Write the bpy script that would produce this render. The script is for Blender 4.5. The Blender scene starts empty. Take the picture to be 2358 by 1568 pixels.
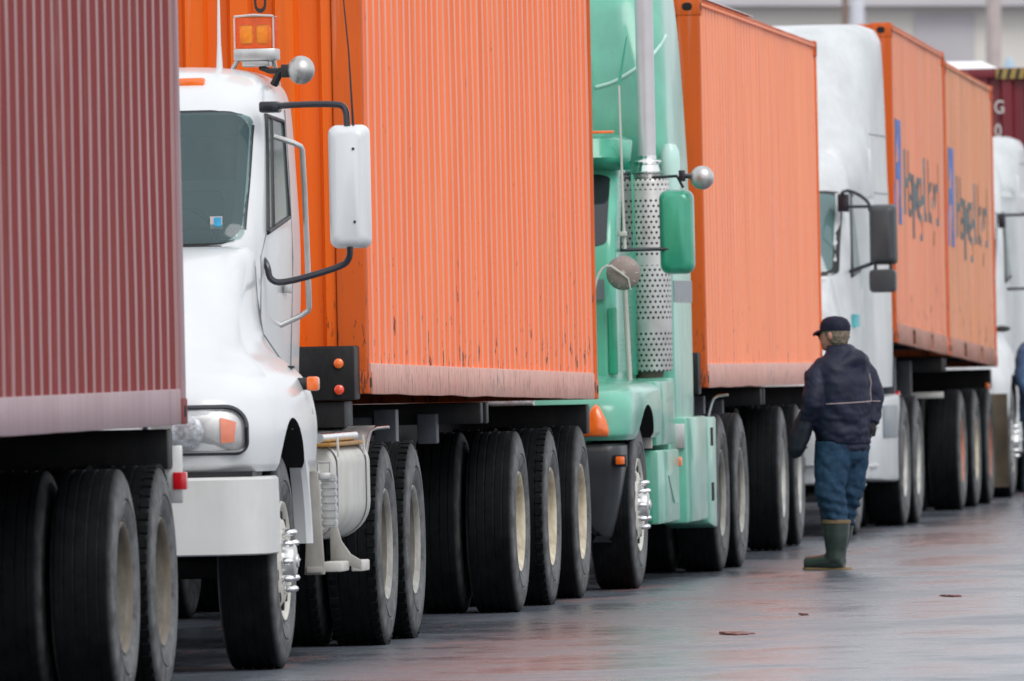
import bpy, bmesh, math, random
from mathutils import Vector, Matrix, noise
from math import radians as R, sin, cos, pi, sqrt, tan
random.seed(7)
SC = bpy.context.scene
COL = SC.collection

# ------------------------------------------------------------------ camera
cam_d = bpy.data.cameras.new('camera'); cam = bpy.data.objects.new('camera', cam_d); COL.objects.link(cam)
SC.camera = cam
F = 30000 / 2358.0
cam_d.sensor_width = 36; cam_d.lens = 36 * F
cam.location = (0, 0, 1.73)
cam.rotation_euler = (R(90) - math.atan(69 / 30000.0), 0, 0)
cam_d.clip_start = 1; cam_d.clip_end = 5000
cam_d.dof.use_dof = True; cam_d.dof.focus_distance = 70; cam_d.dof.aperture_fstop = 9

# ------------------------------------------------------------------ sky, sun, exposure
W = bpy.data.worlds.new('World'); SC.world = W; W.use_nodes = True
wn = W.node_tree.nodes; wl = W.node_tree.links
sky = wn.new('ShaderNodeTexSky'); sky.sky_type = 'NISHITA'; sky.sun_disc = False
SUN_EL, SUN_AZ = 48, 150      # degrees; azimuth clockwise from +Y
sky.sun_elevation = R(SUN_EL); sky.sun_rotation = R(SUN_AZ); sky.dust_density = 4; sky.air_density = 1.0; sky.ozone_density = 1
hs = wn.new('ShaderNodeHueSaturation'); hs.inputs['Saturation'].default_value = 0.14
bg = wn['Background']; bg.inputs['Strength'].default_value = 0.12
ov = wn.new('ShaderNodeMix'); ov.data_type = 'RGBA'; ov.inputs[0].default_value = .8; ov.inputs[7].default_value = (7.9, 8.1, 8.6, 1)   # cloud deck
wl.new(sky.outputs[0], hs.inputs['Color']); wl.new(hs.outputs[0], ov.inputs[6]); wl.new(ov.outputs[2], bg.inputs['Color'])
sd = bpy.data.lights.new('sun', 'SUN'); so = bpy.data.objects.new('sun', sd); COL.objects.link(so)
sd.energy = 1.0; sd.angle = R(30); sd.color = (1, .98, .95)
sdir = Vector((sin(R(SUN_AZ)) * cos(R(SUN_EL)), cos(R(SUN_AZ)) * cos(R(SUN_EL)), sin(R(SUN_EL))))
so.rotation_euler = sdir.to_track_quat('Z', 'Y').to_euler(); so.location = (20, 20, 60)
SC.view_settings.view_transform = 'Standard'; SC.view_settings.look = 'None'
SC.view_settings.gamma = 1; SC.view_settings.exposure = 0.28
SC.cycles.use_denoising = True
SC.cycles.max_bounces = 8

# ------------------------------------------------------------------ materials
def nt(name):
    m = bpy.data.materials.new(name); m.use_nodes = True
    return m, m.node_tree.nodes, m.node_tree.links, m.node_tree.nodes['Principled BSDF']
def c4(c): return (c[0], c[1], c[2], 1)
def ramp(n, l, src, a, b, ca=(0, 0, 0), cb=(1, 1, 1)):
    r = n.new('ShaderNodeValToRGB'); l.new(src, r.inputs[0])
    r.color_ramp.elements[0].position = a; r.color_ramp.elements[1].position = b
    r.color_ramp.elements[0].color = c4(ca); r.color_ramp.elements[1].color = c4(cb)
    return r.outputs[0]
def tex(n, l, scale=(1, 1, 1), sc=1, detail=4, rough=.5, loc=(0, 0, 0)):
    tc = n.new('ShaderNodeTexCoord'); mp = n.new('ShaderNodeMapping'); mp.inputs['Scale'].default_value = scale
    mp.inputs['Location'].default_value = loc
    l.new(tc.outputs['Object'], mp.inputs['Vector'])
    no = n.new('ShaderNodeTexNoise'); no.inputs['Scale'].default_value = sc; no.inputs['Detail'].default_value = detail
    no.inputs['Roughness'].default_value = rough
    l.new(mp.outputs[0], no.inputs['Vector']); return no.outputs['Fac']
def mix(n, l, fac, a, b, typ='MIX'):
    m = n.new('ShaderNodeMix'); m.data_type = 'RGBA'; m.blend_type = typ
    if isinstance(fac, (int, float)): m.inputs[0].default_value = fac
    else: l.new(fac, m.inputs[0])
    for k, v in ((6, a), (7, b)):
        if isinstance(v, (tuple, list)): m.inputs[k].default_value = c4(v)
        else: l.new(v, m.inputs[k])
    return m.outputs[2]
def bump(n, l, p, h, dist=.01, st=.5):
    b = n.new('ShaderNodeBump'); b.inputs['Distance'].default_value = dist; b.inputs['Strength'].default_value = st
    l.new(h, b.inputs['Height']); l.new(b.outputs[0], p.inputs['Normal'])

def simple(name, col, rough=.5, metal=0, var=.15, coat=0, spec=.5, vs=6, bmp=0, dirt=None, dirtamt=.4):
    m, n, l, p = nt(name)
    f = tex(n, l, sc=vs, detail=5)
    lo = tuple(c * (1 - var) for c in col); hi = tuple(min(1, c * (1 + var)) for c in col)
    cc = ramp(n, l, f, .3, .7, lo, hi)
    if dirt:
        d = ramp(n, l, tex(n, l, (1, 1, .35), vs * .6, 7, .72, (3, 1, 2)), .44, .68)
        mm = n.new('ShaderNodeMath'); mm.operation = 'MULTIPLY'; mm.inputs[1].default_value = dirtamt; l.new(d, mm.inputs[0])
        cc = mix(n, l, mm.outputs[0], cc, dirt)
    l.new(cc, p.inputs['Base Color'])
    rr = n.new('ShaderNodeMapRange'); rr.inputs[3].default_value = max(0, rough - .08); rr.inputs[4].default_value = min(1, rough + .12)
    l.new(tex(n, l, sc=vs * 2.3, loc=(5, 5, 5)), rr.inputs[0]); l.new(rr.outputs[0], p.inputs['Roughness'])
    p.inputs['Metallic'].default_value = metal; p.inputs['Coat Weight'].default_value = coat; p.inputs['Coat Roughness'].default_value = .12
    p.inputs['Specular IOR Level'].default_value = spec
    if bmp: bump(n, l, p, tex(n, l, sc=vs * 8, detail=6), .01, bmp)
    return m

def container_mat(name, col, fade, rough=.42, streak=.5, rust=.35, seed=0., spec=.5):
    """painted corrugated steel: faded patches, vertical run marks, chips and rust"""
    m, n, l, p = nt(name)
    big = ramp(n, l, tex(n, l, (1, 1, .5), 1.1, 4, .6, (seed, 2, 1)), .3, .75)
    c = mix(n, l, big, col, fade)
    st = ramp(n, l, tex(n, l, (9, 9, .35), 1.6, 5, .6, (seed + 4, 0, 0)), .52, .78)
    a = n.new('ShaderNodeMath'); a.operation = 'MULTIPLY'; a.inputs[1].default_value = streak; l.new(st, a.inputs[0])
    c = mix(n, l, a.outputs[0], c, tuple(x * .55 + .02 for x in col))
    lt = ramp(n, l, tex(n, l, (14, 14, .5), 1.3, 4, .6, (seed + 9, 3, 0)), .6, .8)
    a2 = n.new('ShaderNodeMath'); a2.operation = 'MULTIPLY'; a2.inputs[1].default_value = .35; l.new(lt, a2.inputs[0])
    c = mix(n, l, a2.outputs[0], c, (.72, .5, .44))
    # rust chips, more of them near the bottom and the top edge
    tc = n.new('ShaderNodeTexCoord'); sx = n.new('ShaderNodeSeparateXYZ'); l.new(tc.outputs['Object'], sx.inputs[0])
    edge = ramp(n, l, sx.outputs['Z'], .15, .9, (1, 1, 1), (.0, .0, .0))
    fine_ = ramp(n, l, tex(n, l, (.6, 7, .12), 2.3, 3, .6, (seed + 2, 0, 1)), .3, .7, (.90, .86, .84), (1.06, 1.10, 1.12))
    c = mix(n, l, 1.0, c, fine_, 'MULTIPLY')
    ch = tex(n, l, (9, 9, 1.7), 3.6, 7, .72, (seed + 1, seed, 0))
    ad = n.new('ShaderNodeMath'); ad.operation = 'MULTIPLY_ADD'; ad.inputs[1].default_value = .10; l.new(edge, ad.inputs[0]); l.new(ch, ad.inputs[2])
    rf = ramp(n, l, ad.outputs[0], .72 - rust * .12, .76 - rust * .12)
    c = mix(n, l, rf, c, (.13, .04, .02))
    l.new(c, p.inputs['Base Color'])
    r2 = n.new('ShaderNodeMapRange'); r2.inputs[3].default_value = rough - .1; r2.inputs[4].default_value = rough + .2
    l.new(big, r2.inputs[0]); l.new(r2.outputs[0], p.inputs['Roughness']); p.inputs['Specular IOR Level'].default_value = spec
    bump(n, l, p, tex(n, l, (1, 1, .4), 2.2, 3, .5, (seed, 1, 1)), .03, .35)
    return m

M = {}
M['orange'] = container_mat('orange_paint', (.84, .125, .004), (.78, .14, .008), .45, .5, .4, 1, spec=.3)
M['orange_side'] = container_mat('orange_faded_sheen_side', (.95, .18, .045), (.95, .23, .085), .48, .35, .55, 2)  # paler than the end panel: fading plus sky sheen painted in
M['orange_side2'] = container_mat('salmon_faded_side', (.96, .24, .09), (.97, .32, .15), .5, .3, .25, 5)
M['orange_side3'] = container_mat('dusty_orange_side', (.80, .21, .09), (.78, .30, .16), .5, .5, .45, 8)
M['ridge_orange'] = container_mat('sheen_orange_ridge', (.92, .27, .13), (.88, .38, .25), .45, .35, .1, 2)  # ridge materials: grazing sky sheen on the outer flats painted as paler colour
M['ridge_salmon'] = container_mat('sheen_salmon_ridge', (.93, .29, .14), (.92, .34, .19), .35, .2, .05, 5)
M['ridge_dusty'] = container_mat('sheen_dusty_ridge', (.68, .30, .18), (.70, .38, .26), .4, .3, .1, 8)
M['ridge_maroon'] = container_mat('sheen_maroon_ridge', (.32, .12, .12), (.38, .18, .17), .45, .4, -.6, 11)
M['orange_rust'] = container_mat('orange_rusty_post', (.78, .12, .006), (.56, .10, .012), .5, .9, .6, 3, spec=.3)
M['dust_sheen_rail'] = container_mat('dusty_sheen_pink_rail', (.68, .28, .20), (.70, .44, .38), .5, .45, .5, 4)  # pink holds both dust and painted grazing sheen
M['orange_rail2'] = container_mat('dusty_orange_rail', (.46, .17, .10), (.50, .25, .18), .55, .8, .8, 6)
M['maroon'] = container_mat('maroon_paint', (.22, .028, .030), (.22, .055, .050), .55, .5, -.5, 11, spec=.3)
M['maroon_rail'] = container_mat('maroon_rail', (.31, .18, .20), (.38, .27, .29), .45, .6, -.3, 12)
M['maroon_deep'] = container_mat('deep_maroon_paint', (.16, .012, .02), (.20, .02, .03), .45, .5, -.2, 13)
M['white'] = simple('white_truck_paint', (.68, .70, .71), .30, var=.03, coat=.5, dirt=(.52, .52, .5), dirtamt=.22, vs=3)
M['white2'] = simple('white_truck_paint_grimy', (.60, .63, .64), .36, var=.05, coat=.3, dirt=(.36, .37, .36), dirtamt=.5, vs=3)
M['offwhite'] = simple('dirty_white_metal', (.56, .55, .51), .42, var=.08, dirt=(.34, .32, .28), dirtamt=.5, vs=5)
M['green'] = simple('mint_green_paint', (.125, .45, .32), .30, var=.18, coat=.5, dirt=(.09, .27, .21), dirtamt=.6, vs=2.5)
M['mint_pale'] = simple('pale_mint_edge', (.50, .74, .66), .3, var=.05, coat=.5)
M['green_mid'] = simple('mid_green_paint', (.09, .42, .29), .3, var=.12, coat=.6, vs=3)
M['green_deep'] = simple('emerald_paint_and_shade', (.03, .33, .20), .3, var=.15, coat=.6, vs=4)
M['black'] = simple('black_steel', (.006, .0065, .008), .5, var=.3, dirt=(.035, .032, .03), dirtamt=.5, vs=6, bmp=.1, spec=.25)
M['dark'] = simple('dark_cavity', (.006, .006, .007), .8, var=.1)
M['grey_plastic'] = simple('grey_black_plastic', (.045, .05, .055), .42, var=.15, vs=5)
M['bumper_white'] = simple('satin_white_bumper', (.64, .645, .63), .35, var=.04, dirt=(.45, .44, .41), dirtamt=.35, vs=4)
M['bracket_grey'] = simple('warm_grey_bracket', (.34, .33, .30), .45, var=.12, dirt=(.16, .15, .13), dirtamt=.5)
M['seam_grey'] = simple('panel_seam', (.16, .165, .17), .6, var=.1)
M['leg_grey'] = simple('blue_grey_leg_paint', (.10, .11, .13), .5, var=.2, dirt=(.04, .04, .04), dirtamt=.6)
M['navy_tube'] = simple('black_mirror_tube', (.012, .014, .022), .3, var=.2, coat=.3)
M['chrome'] = simple('chrome', (.78, .78, .78), .12, metal=1, var=.08, vs=9)
M['alu'] = simple('dull_aluminium', (.62, .62, .61), .36, metal=.85, var=.12, vs=8, dirt=(.25, .24, .22), dirtamt=.5)
M['gold'] = simple('rusty_gold_strap', (.42, .22, .05), .5, metal=.5, var=.3, vs=20)
M['stack_pipe'] = simple('pale_grey_pipe', (.60, .58, .60), .3, metal=.35, var=.08, vs=5)
M['cream_rim'] = simple('cream_rim', (.66, .60, .44), .42, var=.12, dirt=(.22, .15, .09), dirtamt=.85, vs=8)
M['white_rim'] = simple('white_rim', (.38, .37, .34), .42, var=.12, dirt=(.15, .14, .12), dirtamt=.85, vs=8)
M['pale_rim'] = simple('pale_grey_rim', (.62, .60, .54), .45, var=.12, dirt=(.3, .28, .24), dirtamt=.5, vs=9)
M['rim_shade_grime'] = simple('shaded_grimy_rim', (.16, .145, .115), .6, var=.35, dirt=(.05, .045, .04), dirtamt=.8, vs=10)  # depth shade of the rim barrel painted dark, along with grime
M['tan_rim'] = simple('dusty_tan_rim', (.115, .095, .068), .5, var=.25, dirt=(.14, .11, .08), dirtamt=.7, vs=9)
M['red_rim'] = simple('faded_red_rim', (.45, .16, .1), .5, var=.2, dirt=(.3, .22, .18), dirtamt=.7, vs=9)
M['grey_rim'] = simple('worn_grey_rim', (.50, .49, .46), .4, metal=.3, var=.15, dirt=(.2, .19, .17), dirtamt=.6, vs=9)
M['amber'] = simple('amber_lens', (.92, .17, .02), .2, var=.12, coat=.8, vs=25)
M['bulb_yellow'] = simple('yellow_reflector', (1.0, .50, .02), .3, var=.2, coat=.5, vs=40)
M['reflector'] = simple('lamp_reflector', (.55, .57, .6), .25, metal=.6, var=.5, vs=45)
M['red_amber'] = simple('red_orange_lens', (.85, .07, .02), .2, var=.15, coat=.8, vs=25)
M['red_lens'] = simple('red_lens', (.6, .01, .02), .2, var=.12, coat=.8, vs=25)
M['rubber_trim'] = simple('rubber_trim', (.015, .015, .017), .5, var=.1)
M['brown_disc'] = simple('grey_brown_disc', (.26, .21, .19), .5, var=.15, vs=14)
M['tan_flap'] = simple('muddy_tan_flap', (.24, .19, .13), .7, var=.25, vs=5)
M['yellow'] = simple('hazard_yellow', (.36, .24, .06), .5, var=.1)
M['text_black'] = simple('black_lettering', (.02, .02, .02), .5, var=.1)
M['text_white'] = simple('white_lettering', (.58, .52, .50), .5, var=.1)
M['text_slate'] = simple('slate_lettering', (.13, .15, .155), .5, var=.3, vs=9)
M['text_blue'] = simple('blue_lettering', (.10, .18, .46), .5, var=.2, vs=9)
M['sticker_blue'] = simple('blue_sticker', (.05, .4, .7), .4, var=.2, vs=30)
M['teal_mark'] = simple('teal_mark', (.10, .55, .60), .4, var=.15)
M['grey_decal'] = simple('grey_stripe', (.17, .2, .22), .35, var=.1)
M['snow'] = simple('snow', (.88, .89, .92), .7, var=.02, vs=12, bmp=.4)
M['seat_cloth'] = simple('seat_cloth', (.16, .17, .18), .8, var=.2)
M['interior'] = simple('cab_interior', (.26, .29, .28), .7, var=.2)

def tyre_mat():
    m, n, l, p = nt('tyre_rubber')
    tc = n.new('ShaderNodeTexCoord'); sx = n.new('ShaderNodeSeparateXYZ'); l.new(tc.outputs['Object'], sx.inputs[0])
    # radius from axle (object x axis)
    y2 = n.new('ShaderNodeMath'); y2.operation = 'MULTIPLY'; l.new(sx.outputs['Y'], y2.inputs[0]); l.new(sx.outputs['Y'], y2.inputs[1])
    z2 = n.new('ShaderNodeMath'); z2.operation = 'MULTIPLY_ADD'; l.new(sx.outputs['Z'], z2.inputs[0]); l.new(sx.outputs['Z'], z2.inputs[1]); l.new(y2.outputs[0], z2.inputs[2])
    rt = n.new('ShaderNodeMath'); rt.operation = 'SQRT'; l.new(z2.outputs[0], rt.inputs[0])
    side = ramp(n, l, rt.outputs[0], .46, .515, (.135, .14, .148), (.0055, .0065, .0085))
    f = ramp(n, l, tex(n, l, sc=8, detail=8, rough=.72), .32, .70, (.35, .35, .35), (1.5, 1.48, 1.42))
    c = mix(n, l, 1.0, side, f, 'MULTIPLY')
    l.new(c, p.inputs['Base Color'])
    p.inputs['Roughness'].default_value = .65; p.inputs['Specular IOR Level'].default_value = .12
    bump(n, l, p, tex(n, l, (1, 1, 1), 60, 3), .004, .5)
    return m
M['tyre'] = tyre_mat()

def glass_mat(name, tint=(.25, .38, .38), fac=.55, base=(.03, .07, .07)):
    m, n, l, p = nt(name)
    p.inputs['Base Color'].default_value = c4(base); p.inputs['Roughness'].default_value = .04; p.inputs['Specular IOR Level'].default_value = .8
    tr = n.new('ShaderNodeBsdfTransparent'); tr.inputs[0].default_value = c4(tint)
    mx = n.new('ShaderNodeMixShader'); mx.inputs[0].default_value = fac
    l.new(tr.outputs[0], mx.inputs[1]); l.new(p.outputs[0], mx.inputs[2]); l.new(mx.outputs[0], n['Material Output'].inputs['Surface'])
    return m
M['glass'] = glass_mat('windscreen_glass', (.62, .76, .75), .42, (.13, .20, .21))
M['dark_glass'] = glass_mat('dark_cab_glass', (.1, .12, .12), .93, (.02, .025, .03))
M['teal_glass'] = glass_mat('teal_cab_glass', (.3, .4, .4), .93, (.10, .18, .18))
M['pale_glass'] = glass_mat('pale_window_glass', (.6, .7, .68), .6, (.35, .42, .40))
M['lamp_glass'] = glass_mat('clear_lamp_glass', (.97, .97, .97), .16, (.7, .72, .74))
M['amber_glass'] = glass_mat('amber_beacon_glass', (1, .72, .3), .12, (.95, .5, .3))

def shield_mat():
    m, n, l, p = nt('perforated_steel')
    uv = n.new('ShaderNodeUVMap'); sx = n.new('ShaderNodeSeparateXYZ'); l.new(uv.outputs[0], sx.inputs[0])
    def mth(op, a, b=None):
        q = n.new('ShaderNodeMath'); q.operation = op
        for i, v in ((0, a), (1, b)):
            if v is None: continue
            if isinstance(v, (int, float)): q.inputs[i].default_value = v
            else: l.new(v, q.inputs[i])
        return q.outputs[0]
    u = mth('DIVIDE', sx.outputs['X'], .0335); v = mth('DIVIDE', sx.outputs['Y'], .034)
    row = mth('FLOOR', v); odd = mth('MULTIPLY', mth('MODULO', row, 2.0), .5)
    fu = mth('SUBTRACT', mth('FRACT', mth('ADD', u, odd)), .5); fv = mth('SUBTRACT', mth('FRACT', v), .5)
    d = mth('SQRT', mth('ADD', mth('MULTIPLY', fu, fu), mth('MULTIPLY', fv, fv)))
    hole = mth('LESS_THAN', d, .25)
    band = mth('FRACT', mth('DIVIDE', mth('ADD', sx.outputs['Y'], .08), .42))
    ok = mth('GREATER_THAN', band, .14)
    hole = mth('MULTIPLY', hole, ok)
    f = ramp(n, l, tex(n, l, sc=9), .3, .7, (.52, .50, .48), (.68, .67, .66))
    l.new(mix(n, l, hole, f, (.01, .012, .012)), p.inputs['Base Color'])
    inv = mth('SUBTRACT', 1.0, hole); l.new(mth('MULTIPLY', inv, .35), p.inputs['Metallic']); p.inputs['Roughness'].default_value = .33
    return m
M['shield'] = shield_mat()

def cloth_mat(name, col, rough=.7, var=.25, vs=18, wet=0):
    m, n, l, p = nt(name)
    f = tex(n, l, sc=vs, detail=6, rough=.7)
    l.new(ramp(n, l, f, .3, .72, tuple(c * (1 - var) for c in col), tuple(c * (1 + var) for c in col)), p.inputs['Base Color'])
    p.inputs['Roughness'].default_value = rough; p.inputs['Coat Weight'].default_value = wet; p.inputs['Coat Roughness'].default_value = .35
    bump(n, l, p, tex(n, l, sc=vs * 1.5, detail=5), .01, .5)
    return m

# ------------------------------------------------------------------ mesh helpers
class MB:
    def __init__(s): s.bm = bmesh.new(); s.uv = None
    def quadgrid(s, rows, closed=False, capa=False, capb=False):
        vs = [[s.bm.verts.new(p) for p in r] for r in rows]
        n = len(rows[0])
        for a, b in zip(vs[:-1], vs[1:]):
            for i in range(n if closed else n - 1):
                j = (i + 1) % n
                try: s.bm.faces.new((a[i], a[j], b[j], b[i]))
                except ValueError: pass
        if capa: s.bm.faces.new(list(reversed(vs[0])))
        if capb: s.bm.faces.new(vs[-1])
        return s
    def box(s, x0, x1, y0, y1, z0, z1, bev=0.006, seg=2, mat4=None):
        b = bmesh.new(); bmesh.ops.create_cube(b, size=1)
        bmesh.ops.scale(b, vec=(x1 - x0, y1 - y0, z1 - z0), verts=b.verts)
        bmesh.ops.translate(b, vec=((x0 + x1) / 2, (y0 + y1) / 2, (z0 + z1) / 2), verts=b.verts)
        if bev: bmesh.ops.bevel(b, geom=b.edges[:], offset=min(bev, .45 * min(x1 - x0, y1 - y0, z1 - z0)), segments=seg, profile=.5, affect='EDGES')
        if mat4: bmesh.ops.transform(b, matrix=mat4, verts=b.verts)
        s.merge(b); return s
    def merge(s, b):
        me = bpy.data.meshes.new('tmp'); b.to_mesh(me); b.free(); s.bm.from_mesh(me); bpy.data.meshes.remove(me)
    def tube(s, pts, r, n=12, cap=True, smooth=0):
        P = [Vector(p) for p in pts]
        if smooth:
            for _ in range(smooth):
                Q = [P[0]]
                for a, b in zip(P[:-1], P[1:]): Q += [a.lerp(b, .25), a.lerp(b, .75)]
                Q.append(P[-1]); P = Q
        rs = r if isinstance(r, (list, tuple)) else [r] * len(P)
        if len(rs) != len(P): rs = [rs[0] + (rs[-1] - rs[0]) * i / (len(P) - 1) for i in range(len(P))]
        rows = []; up = None
        for i, p in enumerate(P):
            t = (P[min(i + 1, len(P) - 1)] - P[max(i - 1, 0)]).normalized()
            if up is None:
                up = t.orthogonal().normalized()
            else:
                up = (up - t * up.dot(t)); up = up.normalized() if up.length > 1e-6 else t.orthogonal().normalized()
            q = t.cross(up)
            rows.append([p + (up * cos(2 * pi * k / n) + q * sin(2 * pi * k / n)) * rs[i] for k in range(n)])
        return s.quadgrid(rows, True, cap, cap)
    def lathe(s, prof, axis='x', n=48, c=(0, 0, 0)):
        """prof: (axial, radius) list"""
        rows = []
        for a, r in prof:
            row = []
            for k in range(n):
                t = 2 * pi * k / n; u, v = r * cos(t), r * sin(t)
                p = {'x': (a, u, v), 'y': (u, a, v), 'z': (u, v, a)}[axis]
                row.append((p[0] + c[0], p[1] + c[1], p[2] + c[2]))
            rows.append(row)
        return s.quadgrid(rows, True, prof[0][1] > 1e-4, prof[-1][1] > 1e-4)
    def prism(s, poly, axis, a0, a1, bev=0):
        """poly: 2-D outline; extruded from a0 to a1 along axis (x: poly=(y,z); y: (x,z); z: (x,y))"""
        b = bmesh.new()
        def P(u, v, a): return {'x': (a, u, v), 'y': (u, a, v), 'z': (u, v, a)}[axis]
        A = [b.verts.new(P(u, v, a0)) for u, v in poly]; B = [b.verts.new(P(u, v, a1)) for u, v in poly]
        b.faces.new(A); b.faces.new(list(reversed(B)))
        for i in range(len(poly)):
            j = (i + 1) % len(poly); b.faces.new((A[j], A[i], B[i], B[j]))
        bmesh.ops.recalc_face_normals(b, faces=b.faces)
        if bev: bmesh.ops.bevel(b, geom=b.edges[:], offset=bev, segments=2, profile=.5, affect='EDGES')
        s.merge(b); return s
    def ball(s, c, r, sc=(1, 1, 1), seg=24):
        b = bmesh.new(); bmesh.ops.create_uvsphere(b, u_segments=seg, v_segments=seg // 2, radius=r)
        bmesh.ops.scale(b, vec=sc, verts=b.verts); bmesh.ops.translate(b, vec=c, verts=b.verts); s.merge(b); return s
    def mesh(s, name, mat, ang=35, recalc=True):
        if recalc: bmesh.ops.recalc_face_normals(s.bm, faces=s.bm.faces)
        a = R(ang)
        for f in s.bm.faces: f.smooth = True
        for e in s.bm.edges:
            if len(e.link_faces) == 2: e.smooth = e.calc_face_angle(0) < a
        me = bpy.data.meshes.new(name); s.bm.to_mesh(me); s.bm.free()
        if mat: me.materials.append(M[mat] if isinstance(mat, str) else mat)
        return me
    def build(s, name, mat, parent=None, ang=35, loc=(0, 0, 0), recalc=True):
        o = bpy.data.objects.new(name, s.mesh(name, mat, ang, recalc)); COL.objects.link(o); o.location = loc
        if parent: o.parent = parent
        return o

def tag(o, label, cat, group=None, kind=None):
    o['label'] = label; o['category'] = cat
    if group: o['group'] = group
    if kind: o['kind'] = kind
    return o
def struct(o): o['kind'] = 'structure'; return o
def empty(name, parent=None, loc=(0, 0, 0)):
    e = bpy.data.objects.new(name, None); COL.objects.link(e); e.location = loc; e.empty_display_size = .2
    if parent: e.parent = parent
    return e

LA = math.atan(.0985)                      # heading of the queue
ROLL = .0218                               # crossfall of the road
def wof(X, Y): return (X + 7.366) * cos(LA) - Y * sin(LA)
def gz(X, Y):
    w = wof(X, Y); return ROLL * 9 * math.tanh(w / 9)
def place(o, X, Y, yaw, pitch=0, z=0):
    o.location = (X, Y, z + gz(X, Y)); o.rotation_euler = (pitch, -ROLL, -R(yaw))

def rrect(x0, x1, y0, y1, r, n=6):
    """rounded rectangle outline, r may be 4 radii (x1y1, x0y1, x0y0, x1y0)"""
    if not isinstance(r, (list, tuple)): r = [r] * 4
    out = []
    for (cx, cy, a0, rr) in ((x1, y1, 0, r[0]), (x0, y1, 90, r[1]), (x0, y0, 180, r[2]), (x1, y0, 270, r[3])):
        sx = -1 if cx == x1 else 1; sy = -1 if cy == y1 else 1
        for k in range(n + 1):
            t = R(a0 + 90 * k / n); out.append((cx + sx * rr + rr * cos(t), cy + sy * rr + rr * sin(t)))
    return out

def bake(o):
    dg = bpy.context.evaluated_depsgraph_get(); dg.update()
    me = bpy.data.meshes.new_from_object(o.evaluated_get(dg)); o.modifiers.clear(); o.data = me; return o
def cut(o, cutter_mb):
    c = cutter_mb.build('cutter', None)
    m = o.modifiers.new('b', 'BOOLEAN'); m.operation = 'DIFFERENCE'; m.object = c; m.solver = 'EXACT'
    bpy.context.view_layer.update()
    par = o.parent; o.parent = None; bake(o); o.parent = par
    me = c.data; bpy.data.objects.remove(c); bpy.data.meshes.remove(me)
    b = bmesh.new(); b.from_mesh(o.data)
    for f in b.faces: f.smooth = True
    for e in b.edges:
        if len(e.link_faces) == 2: e.smooth = e.calc_face_angle(0) < R(32)
    b.to_mesh(o.data); b.free()
    return o
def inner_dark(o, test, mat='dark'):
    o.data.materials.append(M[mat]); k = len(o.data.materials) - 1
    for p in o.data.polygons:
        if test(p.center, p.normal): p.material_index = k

class Shell:
    """body described by plan outlines: levels (z, yfront, yrear, halfwidth, rfront, rrear)"""
    def __init__(s, lv, sub=5): s.lv = lv; s.sub = sub
    def at(s, z):
        L = s.lv
        if z <= L[0][0]: return L[0][1:]
        for i in range(len(L) - 1):
            a, b = L[i], L[i + 1]
            if z <= b[0]:
                t = (z - a[0]) / (b[0] - a[0])
                pa = L[i - 1] if i > 0 else a; pb = L[i + 2] if i + 2 < len(L) else b
                out = []
                for k in range(1, 6):
                    h = b[0] - a[0]
                    def slope(p, q): return (q[k] - p[k]) / (q[0] - p[0]) if q[0] != p[0] else 0
                    d0, d1, d2 = slope(pa, a) if pa is not a else slope(a, b), slope(a, b), slope(b, pb) if pb is not b else slope(a, b)
                    m0 = 0 if d0 * d1 <= 0 else 2 * d0 * d1 / (d0 + d1); m1 = 0 if d2 * d1 <= 0 else 2 * d2 * d1 / (d2 + d1)
                    out.append((2 * t ** 3 - 3 * t * t + 1) * a[k] + (t ** 3 - 2 * t * t + t) * h * m0 + (-2 * t ** 3 + 3 * t * t) * b[k] + (t ** 3 - t * t) * h * m1)
                return out
        return L[-1][1:]
    def fy(s, x, z):
        yf, yr, hw, rf, rr = s.at(z); a = abs(x) - (hw - rf)
        return yf if a <= 0 else yf + rf - sqrt(max(0, rf * rf - a * a))
    def sx(s, y, z):
        yf, yr, hw, rf, rr = s.at(z); a = (yf + rf) - y
        return hw if a <= 0 else hw - rf + sqrt(max(0, rf * rf - a * a))
    def mb(s, inset=0, zmin=None, zmax=None):
        rows = []; zs = []
        for a, b in zip(s.lv[:-1], s.lv[1:]):
            for k in range(s.sub): zs.append(a[0] + (b[0] - a[0]) * k / s.sub)
        zs.append(s.lv[-1][0])
        for z in zs:
            zz = z
            if zmin is not None and z < zmin: continue
            if zmax is not None and z > zmax: continue
            yf, yr, hw, rf, rr = s.at(z)
            o = rrect(-hw + inset, hw - inset, yf + inset, yr - inset, [max(.01, rr - inset), max(.01, rr - inset), max(.01, rf - inset), max(.01, rf - inset)], 8)
            rows.append([(x, y, zz) for x, y in o])
        return MB().quadgrid(rows, True, True, True)

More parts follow.
